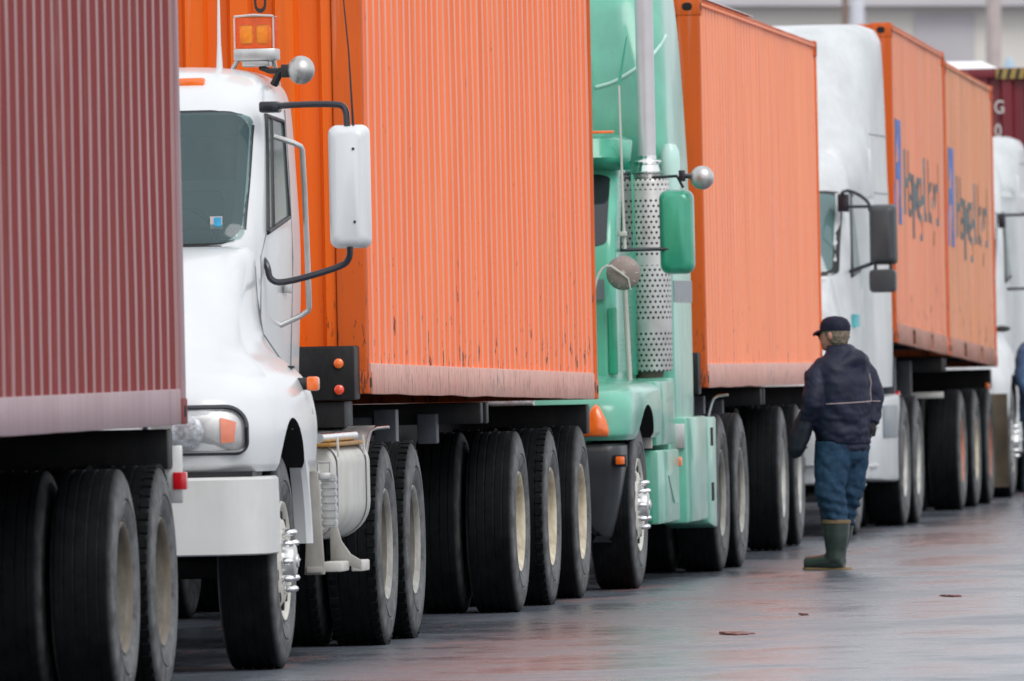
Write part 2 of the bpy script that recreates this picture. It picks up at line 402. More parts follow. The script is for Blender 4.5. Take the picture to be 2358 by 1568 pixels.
def clampcorner(s, t, r):
    """unit square -> rounded square; s,t in [-1,1]"""
    a = abs(t)
    if a > 1 - r: s *= 1 - r * (1 - sqrt(max(0, 1 - ((a - 1 + r) / r) ** 2)))
    return s, t
def front_patch(sh, x0, x1, z0, z1, off, r=.25, nx=28, nz=20, th=0):
    mb = MB(); rows = []
    for j in range(nz + 1):
        row = []
        for i in range(nx + 1):
            t = -1 + 2 * j / nz; t = math.copysign(1 - (1 - abs(t)) ** 1.6, t)
            s_, t = clampcorner(-1 + 2 * i / nx, t, r)
            x = (x0 + x1) / 2 + s_ * (x1 - x0) / 2; z = (z0 + z1) / 2 + t * (z1 - z0) / 2
            row.append((x, sh.fy(x, z) - off, z))
        rows.append(row)
    return mb.quadgrid(rows)
def side_patch(sh, quad, off, sgn=1, r=.2, n=14):
    """quad: 4 (y,z) corners: front-bottom, rear-bottom, rear-top, front-top"""
    rows = []
    for j in range(n + 1):
        row = []
        for i in range(n + 1):
            t = -1 + 2 * j / n; t = math.copysign(1 - (1 - abs(t)) ** 1.6, t)
            s_, t = clampcorner(-1 + 2 * i / n, t, r)
            u, v = (s_ + 1) / 2, (t + 1) / 2
            a = Vector(quad[0]).lerp(Vector(quad[1]), u); b = Vector(quad[3]).lerp(Vector(quad[2]), u); p = a.lerp(b, v)
            row.append((sgn * (sh.sx(p.x, p.y) + off), p.x, p.y))
        rows.append(row)
    return MB().quadgrid(rows)

# ------------------------------------------------------------------ wheels
def tyre_mesh():
    W2 = .138; R0 = .52
    pr = [(-W2 * .80, .285), (-W2 * .90, .300), (-W2 * .90, .306), (-W2 * .99, .325), (-W2 * 1.04, .375), (-W2 * 1.0, .380), (-W2 * 1.0, .386), (-W2 * 1.04, .391), (-W2 * 1.0, .45), (-W2 * .93, .49), (-W2 * .86, .510)]
    gr = [-.55, -.2, .2, .55]
    x = -W2 * .80; pr.append((x, .5175))
    for g in gr:
        c = g * W2
        pr += [(c - .007, .5195), (c - .0055, .506), (c + .0055, .506), (c + .007, .5195)]
    pr.append((W2 * .80, .5175))
    pr += [(-a, r) for a, r in reversed(pr[:11])]
    b = MB(); b.lathe(pr, 'x', 72)
    # inner closing ring so the dish is open: remove end caps
    for f in [f for f in b.bm.faces if len(f.verts) > 8]: b.bm.faces.remove(f)
    return b
_wc = {}
def wmesh(key, fn):
    if key not in _wc: _wc[key] = fn()
    return _wc[key]
def lug_tyre():
    b = tyre_mesh()
    # block tread: alternate shoulder notches
    for k in range(48):
        t = 2 * pi * k / 48
        for sg in (-1, 1):
            m = Matrix.Rotation(t + sg * .03, 4, 'X') @ Matrix.Translation((sg * .138 * .74, 0, .519))
            b.box(-.022, .022, -.020, .020, -.010, .006, .002, 1, m)
    return b
def add_mesh(name, me, parent, loc=(0, 0, 0), rz=0):
    o = bpy.data.objects.new(name, me); COL.objects.link(o); o.parent = parent; o.location = loc; o.rotation_euler = (0, 0, rz); return o
def wheel(parent, x, y, kind='dual', rim='cream_rim', sgn=1, lug=False, ry=0):
    """x is the outer face of the tyre; sgn=+1 outer side faces +x"""
    e = empty('wheel', parent, (x - sgn * .141, y, .52)); e.rotation_euler = (0, 0, 0 if sgn > 0 else pi)
    t = add_mesh('tyre', wmesh('lug' if lug else 'rib', lambda: (lug_tyre() if lug else tyre_mesh()).mesh('tyre', 'tyre', 30)), e)
    t.rotation_euler = (ry, 0, 0)
    def dish():
        b = MB(); pr = [(.118, .292), (.128, .285), (.124, .272), (.110, .262), (.100, .258), (.06, .252), (-.06, .244), (-.085, .225), (-.09, .15), (-.06, .118), (-.01, .108), (.02, .09), (.022, .0001)]
        b.lathe(pr, 'x', 56)
        bmesh.ops.delete(b.bm, geom=[f for f in b.bm.faces if len(f.verts) > 30 and f.calc_center_median().x > .1], context='FACES')
        for k in range(10):
            a = 2 * pi * k / 10; b.lathe([(-.09, .018), (-.045, .018), (-.04, .008)], 'x', 6, (0, .168 * cos(a), .168 * sin(a)))
        me = b.mesh('rim', rim, 40); me.materials.append(M['rim_shade_grime'])
        for p in me.polygons:
            if p.center.x < (.075 if rim in ('cream_rim', 'red_rim') else .085): p.material_index = 1
        return me
    def steer():
        b = MB(); pr = [(.118, .292), (.134, .286), (.130, .272), (.118, .262), (.105, .252), (.108, .235), (.128, .20), (.136, .17), (.134, .12), (.132, .0001)]
        b.lathe(pr, 'x', 60)
        bmesh.ops.delete(b.bm, geom=[f for f in b.bm.faces if len(f.verts) > 30 and abs(f.calc_center_median().x - .118) < .002], context='FACES')
        return b.mesh('rim', rim, 40)
    def holes():
        return MB().lathe([(.10, .028), (.1275, .028), (.128, .024), (.1285, .0001)], 'x', 16).mesh('hand_hole', 'dark', 40)
    def caps():
        return MB().lathe([(.13, .021), (.142, .0215), (.144, .017), (.178, .0165), (.190, .012), (.196, .0001)], 'x', 14).mesh('lug_nut', 'chrome', 50)
    def hub():
        b = MB(); b.lathe([(.13, .105), (.15, .10), (.165, .085), (.185, .08), (.192, .07), (.194, .035), (.203, .03), (.205, .0001)], 'x', 32)
        return b.mesh('hub', 'alu', 40)
    if kind == 'steer':
        add_mesh('rim', wmesh(('s', rim), steer), e); add_mesh('hub', wmesh('hub', hub), e)
        for k in range(10):
            a = 2 * pi * k / 10; add_mesh('lug_nut', wmesh('lugn', caps), e, (0, .143 * cos(a), .143 * sin(a)))
            a = 2 * pi * (k + .5) / 10; add_mesh('hand_hole', wmesh('hh', holes), e, (0, .212 * cos(a), .212 * sin(a)))
    elif kind == 'dual':
        add_mesh('rim', wmesh(('d', rim), dish), e)
    return e
def duals(parent, y, rim, xo=1.25, lug=False, sides=(1, -1)):
    for sg in sides:
        wheel(parent, sg * xo, y, 'dual', rim, sg, lug, random.random())
        wheel(parent, sg * (xo - .315), y, 'inner', rim, sg, lug, random.random())

# ------------------------------------------------------------------ containers
PITCH = .2825
def corr_profile(L0, L1, pitch, out, inn, slope, depth):
    """list of (pos, offset) along the wall"""
    pts = [(L0, 0)]; p = L0 + .06
    while p + pitch < L1 - .02:
        pts += [(p, 0), (p + slope, -depth), (p + slope + inn, -depth), (p + 2 * slope + inn, 0)]
        p += pitch
    pts.append((L1, 0)); return pts
def container(name, Ln, H=2.59, mats=None, pockets=(), W_=2.438, front_post='orange_rust', side_bulge=True):
    e = empty(name); bx = mats
    RB, RT = .160, .05
    x1 = 0
    def side(sgn):
        xx = 0 if sgn > 0 else -W_
        pr = corr_profile(.10, Ln - .10, PITCH, .088, .074, .060, .036)
        rows = []
        nz = 22
        for k in range(nz + 1):
            z = RB + (H - RB - RT) * k / nz
            rows.append([(xx + sgn * (-.014 + o + (.006 * noise.noise(Vector((y * .9, z * .9, Ln))) + .0012 * noise.noise(Vector((y * 3.1, z * 4, Ln))))), y, z) for y, o in pr])
        b = MB(); b.quadgrid(rows); o = b.build('side_panel', bx['side'], e, 20)
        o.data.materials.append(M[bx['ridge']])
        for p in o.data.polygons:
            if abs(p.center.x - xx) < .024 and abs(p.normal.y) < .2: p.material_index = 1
        return o
    side(1); side(-1)
    def end(y, sgn):
        n = 9; pitch = (W_ - .32) / n; rows = []
        pts = [(-W_ + .16, 0)]
        for k in range(n):
            p = -W_ + .16 + k * pitch + .04
            pts += [(p, 0), (p + .022, .045), (p + .022 + .1, .045), (p + .144, 0)]
        pts.append((-.16, 0))
        for k in range(9):
            z = .16 + (H - .16 - .10) * k / 8
            rows.append([(x, y + sgn * (.03 + o), z) for x, o in pts])
        b = MB(); b.quadgrid(rows); return b.build('end_panel', bx['front'], e, 20)
    end(0, 1)
    # rear doors
    for x0, x1_ in ((-W_ + .12, -W_ / 2 - .01), (-W_ / 2 + .01, -.12)):
        b = MB(); b.box(x0, x1_, Ln - .06, Ln - .02, .17, H - .11, .004); b.build('door', bx['front'], e)
    for x in (-W_ + .4, -W_ + .85, -.85, -.4): MB().tube([(x, Ln + .0, .12), (x, Ln + .0, H - .05)], .017, 8).build('lock_rod', 'alu', e)
    # posts
    for (xa, xb) in ((-.155, 0), (-W_, -W_ + .155)):
        b = MB(); b.prism([(xa, .02), (xa, .0), (xb, .0), (xb, .11), (xb - (.02 if xb == 0 else 0), .11)] if False else rrect(xa, xb, 0.003, .10, .012, 3), 'z', .118, H - .118)
        b.build('corner_post', front_post, e)
        b = MB(); b.prism(rrect(xa, xb, Ln - .10, Ln - .003, .012, 3), 'z', .118, H - .118); b.build('corner_post', bx['post'], e)
    # castings
    for y0, y1 in ((0, .178), (Ln - .178, Ln)):
        for xa, xb in ((-.162, .004), (-W_ - .004, -W_ + .162)):
            for z0, z1 in ((0, .118), (H - .118, H)):
                o = MB().box(xa, xb, y0 - .002, y1 + .002, z0, z1, .008).build('corner_casting', bx['cast'], e)
                b = MB()
                ym = (y0 + y1) / 2; zm = (z0 + z1) / 2; xm = (xa + xb) / 2
                sx = xb if xb > -1 else xa; sg = 1 if xb > -1 else -1
                b.prism(rrect(ym - .04, ym + .04, zm - .026, zm + .026, .025, 5), 'x', sx - sg * .01, sx + sg * .002)
                fy = y0 if y0 == 0 else y1; fs = -1 if y0 == 0 else 1
                b.prism(rrect(xm - .034, xm + .034, zm - .026, zm + .026, .024, 5), 'y', fy - fs * .01, fy + fs * .004)
                b.build('casting_hole', 'dark', o)
    # rails
    for sgn in (1, -1):
        xx = 0 if sgn > 0 else -W_
        def q(a, b_, y0, y1, z0, z1, nm, mt):
            lo, hi = sorted((xx + sgn * a, xx + sgn * b_)); b = MB(); b.box(lo, hi, y0, y1, z0, z1, .004); return b.build(nm, mt, e)
        cuts = [.178] + [v for p in pockets for v in (p - .16, p + .16)] + [Ln - .178]
        b = MB()
        for a, c in zip(cuts[::2], cuts[1::2]):
            n = max(2, int((c - a) / .3)); rows = []
            for k in range(n + 1):
                y = a + (c - a) * k / n; w = .004 * noise.noise(Vector((y * 1.7, 0, 3 + sgn))); dz = .006 * noise.noise(Vector((y * 1.1, 5, 1)))
                x = xx + sgn * (-.002 + w)
                rows.append([(x - sgn * .05, y, .004 + dz), (x - sgn * .004, y, .0 + dz), (x, y, .006 + dz), (x, y, RB - .008), (x - sgn * .004, y, RB), (x - sgn * .05, y, RB)])
            b.quadgrid(rows, True, True, True)
        for p in pockets:
            for z0, z1 in ((.004, .02), (.135, RB)):
                lo, hi = sorted((xx - sgn * .002, xx - sgn * .05)); b.box(lo, hi, p - .16, p + .16, z0, z1, 0)
        r = b.build('bottom_rail', bx['rail'], e)
        for p in pockets:
            lo, hi = sorted((xx - sgn * .03, xx - sgn * .6)); MB().box(lo, hi, p - .158, p + .158, .02, .135, 0).build('fork_pocket', 'dark', r)
        q(-.055, -.001, .178, Ln - .178, H - RT, H - .026, 'top_rail', bx['side'])
        q(-.06, .0, .178, Ln - .178, H - .026, H - .010, 'top_edge', bx['top'])
    for y0, y1, z0, z1 in ((.01, .07, 0, .16), (.006, .07, H - .10, H - .01), (Ln - .07, Ln - .01, 0, .16), (Ln - .07, Ln - .006, H - .10, H - .01)):
        MB().box(-W_ + .16, -.16, y0, y1, z0, z1, .004).build('end_rail', front_post, e)
    rows = []
    pr = corr_profile(.07, Ln - .07, .21, .09, .07, .025, .02)
    for x in (-W_ + .05, -W_ / 2, -.05): rows.append([(x, y, H - .02 + o + (.012 if x == -W_ / 2 else 0)) for y, o in pr])
    MB().quadgrid(rows).build('roof', bx['side'], e, 20)
    MB().box(-W_ + .06, -.06, .08, Ln - .08, .05, .16, 0).build('floor_frame', 'black', e)
    return e

def wrap_text(body, size, mat, parent, y0, z0, Ln, kind='side', xs=1.0, name='lettering', off=.002, polys=None):
    """lettering painted on the corrugated side (x=0 wall): local u=+y, v=+z"""
    if polys is None:
        cu = bpy.data.curves.new('t', 'FONT'); cu.body = body; cu.size = size
        o = bpy.data.objects.new('t', cu); COL.objects.link(o); bpy.context.view_layer.update()
        dg = bpy.context.evaluated_depsgraph_get(); me = bpy.data.meshes.new_from_object(o.evaluated_get(dg))
        bpy.data.objects.remove(o); bpy.data.curves.remove(cu)
        b = bmesh.new(); b.from_mesh(me); bpy.data.meshes.remove(me)
    else:
        b = bmesh.new()
        for pl in polys: b.faces.new([b.verts.new((u, v, 0)) for u, v in pl])
    pr = corr_profile(.10, Ln - .10, PITCH, .088, .074, .060, .036)
    for v in b.verts: v.co = Vector((v.co.x * xs + y0, v.co.y + z0, 0))
    for p, _ in pr:
        bmesh.ops.bisect_plane(b, geom=b.verts[:] + b.edges[:] + b.faces[:], plane_co=(p, 0, 0), plane_no=(1, 0, 0))
    def offs(y):
        for (a, oa), (c, oc) in zip(pr[:-1], pr[1:]):
            if a <= y <= c: return oa + (oc - oa) * (y - a) / max(1e-6, c - a)
        return 0
    for v in b.verts:
        y, z = v.co.x, v.co.y
        v.co = Vector((-.014 + offs(y) + off + (.006 * noise.noise(Vector((y * .9, z * .9, Ln))) + .0012 * noise.noise(Vector((y * 3.1, z * 4, Ln)))) + .0025, y, z))
    mb = MB(); mb.bm.free(); mb.bm = b
    return mb.build(name, mat, parent, 20, recalc=False)
def flat_text(body, size, mat, parent, loc, rot=(R(90), 0, 0), name='lettering', xs=1):
    cu = bpy.data.curves.new('t', 'FONT'); cu.body = body; cu.size = size; cu.extrude = .001; cu.offset = size * .012
    o = bpy.data.objects.new('t', cu); COL.objects.link(o); bpy.context.view_layer.update()
    dg = bpy.context.evaluated_depsgraph_get(); me = bpy.data.meshes.new_from_object(o.evaluated_get(dg))
    bpy.data.objects.remove(o); bpy.data.curves.remove(cu)
    me.materials.clear(); me.materials.append(M[mat])
    o = bpy.data.objects.new(name, me); COL.objects.link(o); o.parent = parent; o.location = loc; o.rotation_euler = rot; o.scale = (xs, 1, 1); return o

OR = dict(ridge='ridge_orange', side='orange_side', front='orange', post='orange_rust', cast='orange_rust', rail='dust_sheen_rail', top='orange_rust')
OR2 = dict(ridge='ridge_salmon', side='orange_side2', front='orange_rust', post='orange', cast='orange_rust', rail='dust_sheen_rail', top='orange_rust')
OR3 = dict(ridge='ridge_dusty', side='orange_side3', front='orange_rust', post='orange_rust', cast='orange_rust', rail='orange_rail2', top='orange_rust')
M['ochre_side'] = container_mat('ochre_faded_side', (.72, .26, .10), (.66, .28, .14), .5, .5, .5, 15)
OR4 = dict(OR3, side='ochre_side')
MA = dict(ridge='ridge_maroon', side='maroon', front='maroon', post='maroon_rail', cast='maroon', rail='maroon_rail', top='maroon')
MD = dict(ridge='maroon_deep', side='maroon_deep', front='maroon_deep', post='maroon_deep', cast='maroon_deep', rail='maroon_deep', top='maroon_deep')

L40, L20 = 12.192, 6.058
def lineat(X0, Y0, yaw, d, w=0):
    a = R(yaw); return X0 + d * sin(a) + w * cos(a), Y0 + d * cos(a) - w * sin(a)
# near maroon container
c0 = container('shipping_container', L40, mats=MA, front_post='maroon')
X, Y = lineat(-1.47, 58.95, 5.7, -L40); place(c0, X, Y, 5.7, 0, 1.215)
tag(c0, 'maroon corrugated shipping container nearest the viewer, its wall filling the left edge', 'shipping container', 'shipping containers on the queued trailers')
# first orange container
c1 = container('shipping_container', L40, mats=OR)
place(c1, -.742, 67.25, 5.96, -math.asin(-.11 / 12.19) * -1, 1.30)
tag(c1, 'long orange shipping container right behind the white day cab truck, black U on its end', 'shipping container', 'shipping containers on the queued trailers')
flat_text('U', .19, 'text_black', c1, (-.56, .024, 1.985), xs=.55)
# second orange container
c2 = container('shipping_container', L40, mats=OR2)
X, Y = lineat(1.363, 87.2, 5.0, -.8); place(c2, X, Y, 5.0, -math.asin(.04 / 12.19), 1.215)
tag(c2, 'salmon orange shipping container without lettering, behind the mint green truck', 'shipping container', 'shipping containers on the queued trailers')
# two short containers with lettering
p4 = -math.asin(.25 / 12.19)
c4a = container('shipping_container', L20, mats=OR3, pockets=(2.0, 4.06))
place(c4a, 3.11, 105.3, 5.95, p4, 1.47)
tag(c4a, 'short faded orange container with dark lettering, right behind the white truck with black mirrors', 'shipping container', 'shipping containers on the queued trailers')
X, Y = lineat(3.11, 105.3, 5.95, L20 + .08)
c4b = container('shipping_container', L20, H=2.53, mats=OR4, pockets=(2.0, 4.06))
place(c4b, X, Y, 5.95, p4, 1.47 - .25 * (L20 + .08) / 12.19)
tag(c4b, 'rear short orange container with blue emblem and lettering, with the far white truck behind it', 'shipping container', 'shipping containers on the queued trailers')
HL = [[(0, 0), (.24, 0), (.36, .85), (.12, .85)], [(.40, 0), (.62, 0), (.74, .85), (.52, .85)], [(.2, .36), (.45, .36), (.48, .5), (.22, .5)], [(.54, 0), (.86, 0), (.86, .14), (.56, .14)]]
for c, zz in ((c4a, .98), (c4b, .95)):
    wrap_text('', 1, 'text_blue', c, .30, zz, L20, name='emblem', polys=HL)
    wrap_text('Hapag-Lloyd', .78, 'text_slate', c, 1.35, zz + .10, L20, xs=1.02)
# far maroon high cube
c5 = container('shipping_container', L40, H=2.896, mats=MD, front_post='maroon_deep')
place(c5, 5.25, 126.2, 6.0, 0, 1.2)
tag(c5, 'dark maroon high container with white characters on its end, behind the farthest white truck', 'shipping container', 'shipping containers on the queued trailers')
for ch, z in (('G', 2.45), ('0', 2.22)): flat_text(ch, .18, 'text_white', c5, (-.53, .022, z), xs=.8)
b = MB(); b.box(-.50, -.17, -.004, .004, 2.78, 2.88, 0); hz = b.build('hazard_strip', 'yellow', c5)
for k in range(4): MB().prism([(-.49 + k * .085, 2.782), (-.455 + k * .085, 2.782), (-.43 + k * .085, 2.878), (-.465 + k * .085, 2.878)], 'y', -.008, -.0045).build('hazard_stripe', 'rubber_trim', hz)

# ------------------------------------------------------------------ trailers
def trailer(name, Ln, zn, zf, axles, rim, label, legs_y=3.0, bolster=(1.27, 1.55), lug=False, flap=None, marker=True, rims=None, mark_dark=True, tilt=0, wheel_x=None):
    """container chassis, local frame: centre line x=0, container near end at y=0"""
    e = empty(name); tag(e, label, 'trailer', 'container trailers')
    def zd(y): return zn + (zf - zn) * y / 12.19
    b = MB()
    for sg in (-1, 1):
        for (y0, y1) in ((.0, Ln),):
            x = sg * .42; n = 6; rows = []
            for k in range(n + 1):
                y = y0 + (y1 - y0) * k / n; zt = zd(y) - .03; h = .32 if y > 2.4 else .16
                rows.append([(x - .07, y, zt), (x + .07, y, zt), (x + .07, y, zt - .02), (x + .01, y, zt - .025), (x + .01, y, zt - h + .02), (x + .07, y, zt - h + .015), (x + .07, y, zt - h), (x - .07, y, zt - h), (x - .07, y, zt - h + .015), (x - .01, y, zt - h + .02), (x - .01, y, zt - .025), (x - .07, y, zt - .02)])
            b.quadgrid(rows, True, True, True)
    y = 1.0
    while y < Ln - .3:
        b.box(-.41, .41, y - .04, y + .04, zd(y) - .26 if y > 2.4 else zd(y) - .16, zd(y) - .08, .003); y += 1.1
    b.build('frame', 'black', e)
    # front bolster with lamps
    bo = MB().box(-1.21, 1.21, -.26, -.02, bolster[0], bolster[1], .012).box(-1.15, 1.15, -.22, .14, bolster[0] - .14, bolster[0] - .004, .01).build('front_bolster', 'black', e)
    for z in (bolster[0] + .19, bolster[0] + .055):
        MB().lathe([(-.284, .0001), (-.282, .018), (-.276, .025), (-.262, .026)], 'y', 20, (1.13, 0, z)).build('marker_light', 'amber' if z > bolster[0] + .1 else 'red_amber', bo)
    rb = MB().box(-1.2, 1.2, Ln - .16, Ln + .02, zd(Ln) - .2, zd(Ln) - .02, .01).box(-1.1, 1.1, Ln - .05, Ln + .05, .5, .62, .01)
    for x in (-.7, .7): rb.box(x - .05, x + .05, Ln - .04, Ln + .03, .62, zd(Ln) - .2, .005)
    rb.build('rear_bumper', 'black', e)
    # cross bolster mid
    for yy in (5.95, 6.25): MB().box(-1.2, 1.2, yy - .06, yy + .06, zd(yy) - .14, zd(yy) - .02, .01).build('cross_bolster', 'black', e)
    # landing gear
    for sg in (-1, 1):
        g = MB().box(sg * .95 - .06, sg * .95 + .06, legs_y - .07, legs_y + .07, .62, zd(legs_y) - .06, .006).box(sg * .95 - .045, sg * .95 + .045, legs_y - .045, legs_y + .045, .36, .63, .004).box(sg * .95 - .12, sg * .95 + .12, legs_y - .12, legs_y + .12, .33, .36, .004)
        g.box(min(sg * .42, sg * .95), max(sg * .42, sg * .95), legs_y - .04, legs_y + .04, zd(legs_y) - .2, zd(legs_y) - .1, .003)
        g.build('landing_leg', 'leg_grey', e)
    MB().box(.86, .97, legs_y + 2.3, legs_y + 2.42, .99, zd(legs_y) - .1, .01).build('support_box', 'leg_grey', e)
    # suspension and axles
    for ay in axles:
        s = MB().tube([(-1.0, ay, .52), (1.0, ay, .52)], .065, 12)
        for sg in (-1, 1):
            s.box(sg * .52 - .04, sg * .52 + .04, ay - .45, ay + .35, .62, .70, .01).box(sg * .5 - .05, sg * .5 + .05, ay - .5, ay - .38, .62, zd(ay) - .3, .005)
            s.lathe([(.68, .11), (.72, .13), (.80, .12), (.86, .13), (.9, .10)], 'z', 18, (sg * .52, ay + .28, 0))
        s.build('axle', 'black', e)
    for k, ay in enumerate(axles):
        duals(e, ay, rims[k] if rims else rim, 1.25 if not wheel_x else wheel_x[k], lug and k % 2 == 1)
    if flap:
        MB().box(.66, 1.36, axles[-1] + .62, axles[-1] + .635, .14, .98, .003).build('mud_flap', flap, e)
        MB().box(-1.24, -.62, axles[-1] + .62, axles[-1] + .635, .14, .96, .003).build('mud_flap', flap, e)
    return e
def tplace(t, X0, Y0, yaw):   # X0,Y0: right near corner of the container
    X, Y = lineat(X0, Y0, yaw, 0, -1.22); place(t, X, Y, yaw)
X, Y = lineat(-1.47, 58.95, 5.7, -L40)
t0 = trailer('container_trailer', 12.0, 1.215, 1.215, [9.95, 11.28], 'tan_rim', 'black container trailer with dusty tan rims under the near maroon container', lug=True)
tplace(t0, X, Y, 5.7)
MB().box(.98, 1.24, 12.02, 12.06, .86, 1.12, .006).build('tail_light_bracket', 'alu', t0)
MB().box(1.20, 1.262, 12.0, 12.05, .92, 1.0, .006).build('tail_light', 'red_lens', t0)
t1 = trailer('container_trailer', 12.1, 1.29, 1.18, [7.55, 9.35, 11.15], 'cream_rim', 'black triaxle trailer with clean cream rims under the long orange container', legs_y=3.4, bolster=(1.27, 1.55), lug=True)
tplace(t1, -.742, 67.25, 5.96)
X, Y = lineat(1.363, 87.2, 5.0, -.8)
t2 = trailer('container_trailer', 12.1, 1.215, 1.18, [7.5, 9.3], 'grey_rim', 'black trailer with worn grey rims just left of the man in the cap', bolster=(1.17, 1.45))
tplace(t2, X, Y, 5.0)
t3 = trailer('container_trailer', 12.1, 1.47, 1.22, [7.55, 9.35, 11.15], 'cream_rim', 'black trailer with red and cream rims under the two lettered orange containers', bolster=(1.30, 1.56), rims=['red_rim', 'cream_rim', 'red_rim'], flap='tan_flap')
tplace(t3, 3.11, 105.3, 5.95)
MB().box(.3, 1.15, 6.6, 6.66, .98, 1.03, .004).build('side_bar', 'offwhite', t3)
MB().lathe([(0, .05), (.03, .05), (.04, .0001)], 'x', 16, (1.10, 1.8, 1.02)).build('marker_light', 'red_lens', t3)
MB().lathe([(0, .04), (.03, .04), (.04, .0001)], 'x', 16, (1.16, 11.9, 1.04)).build('marker_light', 'amber', t3)
t5 = trailer('container_trailer', 12.1, 1.2, 1.2, [9.5, 11.0], 'grey_rim', 'black trailer under the far dark maroon container', bolster=(1.2, 1.3))
tplace(t5, 5.25, 126.2, 6.0)

# ------------------------------------------------------------------ truck common bits
def mirror_body(e, x0, x1, y, z0, z1, mat, d=.11, r=.045, name='mirror'):
    b = MB(); rows = []
    for k in range(9):
        t = k / 8; yy = y - d / 2 + d * t; ins = .035 * (1 - sin(pi * (0.5 + t * .5)) ** .5) if t > .5 else .04 * (1 - sqrt(1 - (1 - 2 * t) ** 2)) if t < .5 else 0
        ins = .045 * (1 - sqrt(max(0, 1 - (1 - t * 1.1 if t < .9 else 0) ** 2)))
        rows.append([(u, yy, v) for u, v in rrect(x0 + ins, x1 - ins, z0 + ins, z1 - ins, max(.01, r - ins * .3), 6)])
    b.quadgrid(rows, True, True, True)
    o = b.build(name, mat, e, 50)
    MB().prism(rrect(x0 + .012, x1 - .012, z0 + .012, z1 - .012, r * .8, 5), 'y', y + d / 2 + .001, y + d / 2 + .004).build('mirror_glass', 'chrome', o)
    return o
def tractor_frame(e, y0, y1, mat='black'):
    b = MB()
    for sg in (-1, 1): b.box(sg * .43 - .04, sg * .43 + .04, y0, y1, .68, .96, .005)
    y = y0 + .5
    while y < y1: b.box(-.4, .4, y - .05, y + .05, .72, .92, .004); y += .9
    b.build('frame', mat, e)
    return b
def fifth(e, y):
    MB().prism([(-.45, y - .35), (.45, y - .35), (.48, y + .2), (.2, y + .5), (-.2, y + .5), (-.48, y + .2)], 'z', 1.02, 1.08, .01).box(-.4, .4, y - .15, y + .15, .94, 1.03, .01).build('fifth_wheel', 'black', e)
def drive_axles(e, ys, rim, lug=False, xo=1.25):
    for y in ys:
        MB().tube([(-1, y, .52), (1, y, .52)], .08, 12).ball((0, y, .54), .2, (1, 1, 1)).build('axle', 'black', e)
        duals(e, y, rim, xo, lug)
def steer_axle(e, y, rim, x=1.25):
    MB().tube([(-.95, y, .50), (.95, y, .50)], .06, 10).box(-.5, .5, y - .4, y + .4, .66, .74, .01).build('axle', 'black', e)
    for sg in (1, -1): wheel(e, sg * x, y, 'steer', rim, sg)

# ------------------------------------------------------------------ truck 1 : white day cab
T1 = empty('tractor_truck'); place(T1, -2.4216, 62.03, 5.73)
tag(T1, 'white day cab truck with amber roof beacon and large white mirror', 'truck', 'tractor trucks in the queue')
cab = Shell([(.72, 1.97, 3.86, .98, .10, .06), (1.4, 1.97, 3.88, 1.0, .10, .06), (2.05, 1.98, 3.88, 1.025, .16, .08), (2.4, 2.2, 3.87, 1.015, .22, .1), (2.73, 2.42, 3.85, 1.0, .26, .12), (2.82, 2.52, 3.82, .985, .28, .14), (2.89, 2.66, 3.76, .94, .3, .16), (2.93, 2.82, 3.66, .86, .3, .2), (2.955, 3.05, 3.5, .70, .2, .2), (2.962, 3.2, 3.4, .5, .1, .1)], 6)
o = cab.mb().build('cab', 'white', T1, 40)
cut(o, cab.mb(.04, 1.2, 2.86))
cut(o, MB().prism(rrect(-.945, .945, 2.075, 2.71, .10, 6), 'y', 1.2, 2.75))
WQ = ((2.38, 2.12), (3.30, 2.20), (3.28, 2.68), (2.62, 2.70))
def inset_quad(q, k): c = sum((Vector(p) for p in q), Vector((0, 0))) / 4; return [tuple(Vector(p).lerp(c, k)) for p in q]
cut(o, MB().prism(inset_quad(WQ, .03), 'x', .8, 1.3)); cut(o, MB().prism(inset_quad(WQ, .03), 'x', -1.3, -.8))
inner_dark(o, lambda c, n: abs(c.x) < cab.at(c.z)[2] - .025 and c.y > cab.fy(c.x, c.z) + .025 and c.y < 3.83 and 1.19 < c.z < 2.87, 'interior')
gk = front_patch(cab, -.965, .965, 2.055, 2.73, .003, .22)
g = gk.build('windscreen_seal', 'rubber_trim', T1); cutm = None
# keep the seal as a ring: drop the faces inside the glass area
bmr = bmesh.new(); bmr.from_mesh(g.data)
bmesh.ops.delete(bmr, geom=[f for f in bmr.faces if abs(f.calc_center_median().x) < .925 and 2.085 < f.calc_center_median().z < 2.70], context='FACES'); bmr.to_mesh(g.data); bmr.free()
front_patch(cab, -.958, .958, 2.068, 2.718, .006, .14).build('windscreen', 'glass', T1)
for sg in (1, -1):
    q = side_patch(cab, WQ, .006, sg, .18).build('side_window', 'pale_glass', T1)
    ring = [(cab.sx(p[0], p[1]) + .004, p[0], p[1]) for p in WQ]; ring = [(sg * a, b_, c_) for a, b_, c_ in ring]
    MB().tube(ring + [ring[0]], .014, 8).build('window_frame', 'rubber_trim', q)
    MB().tube([(sg * (cab.sx(2.62, 2.15) + .006), 2.62, 2.15), (sg * (cab.sx(2.8, 2.69) + .006), 2.80, 2.69)], .010, 8).build('window_divider', 'rubber_trim', q)
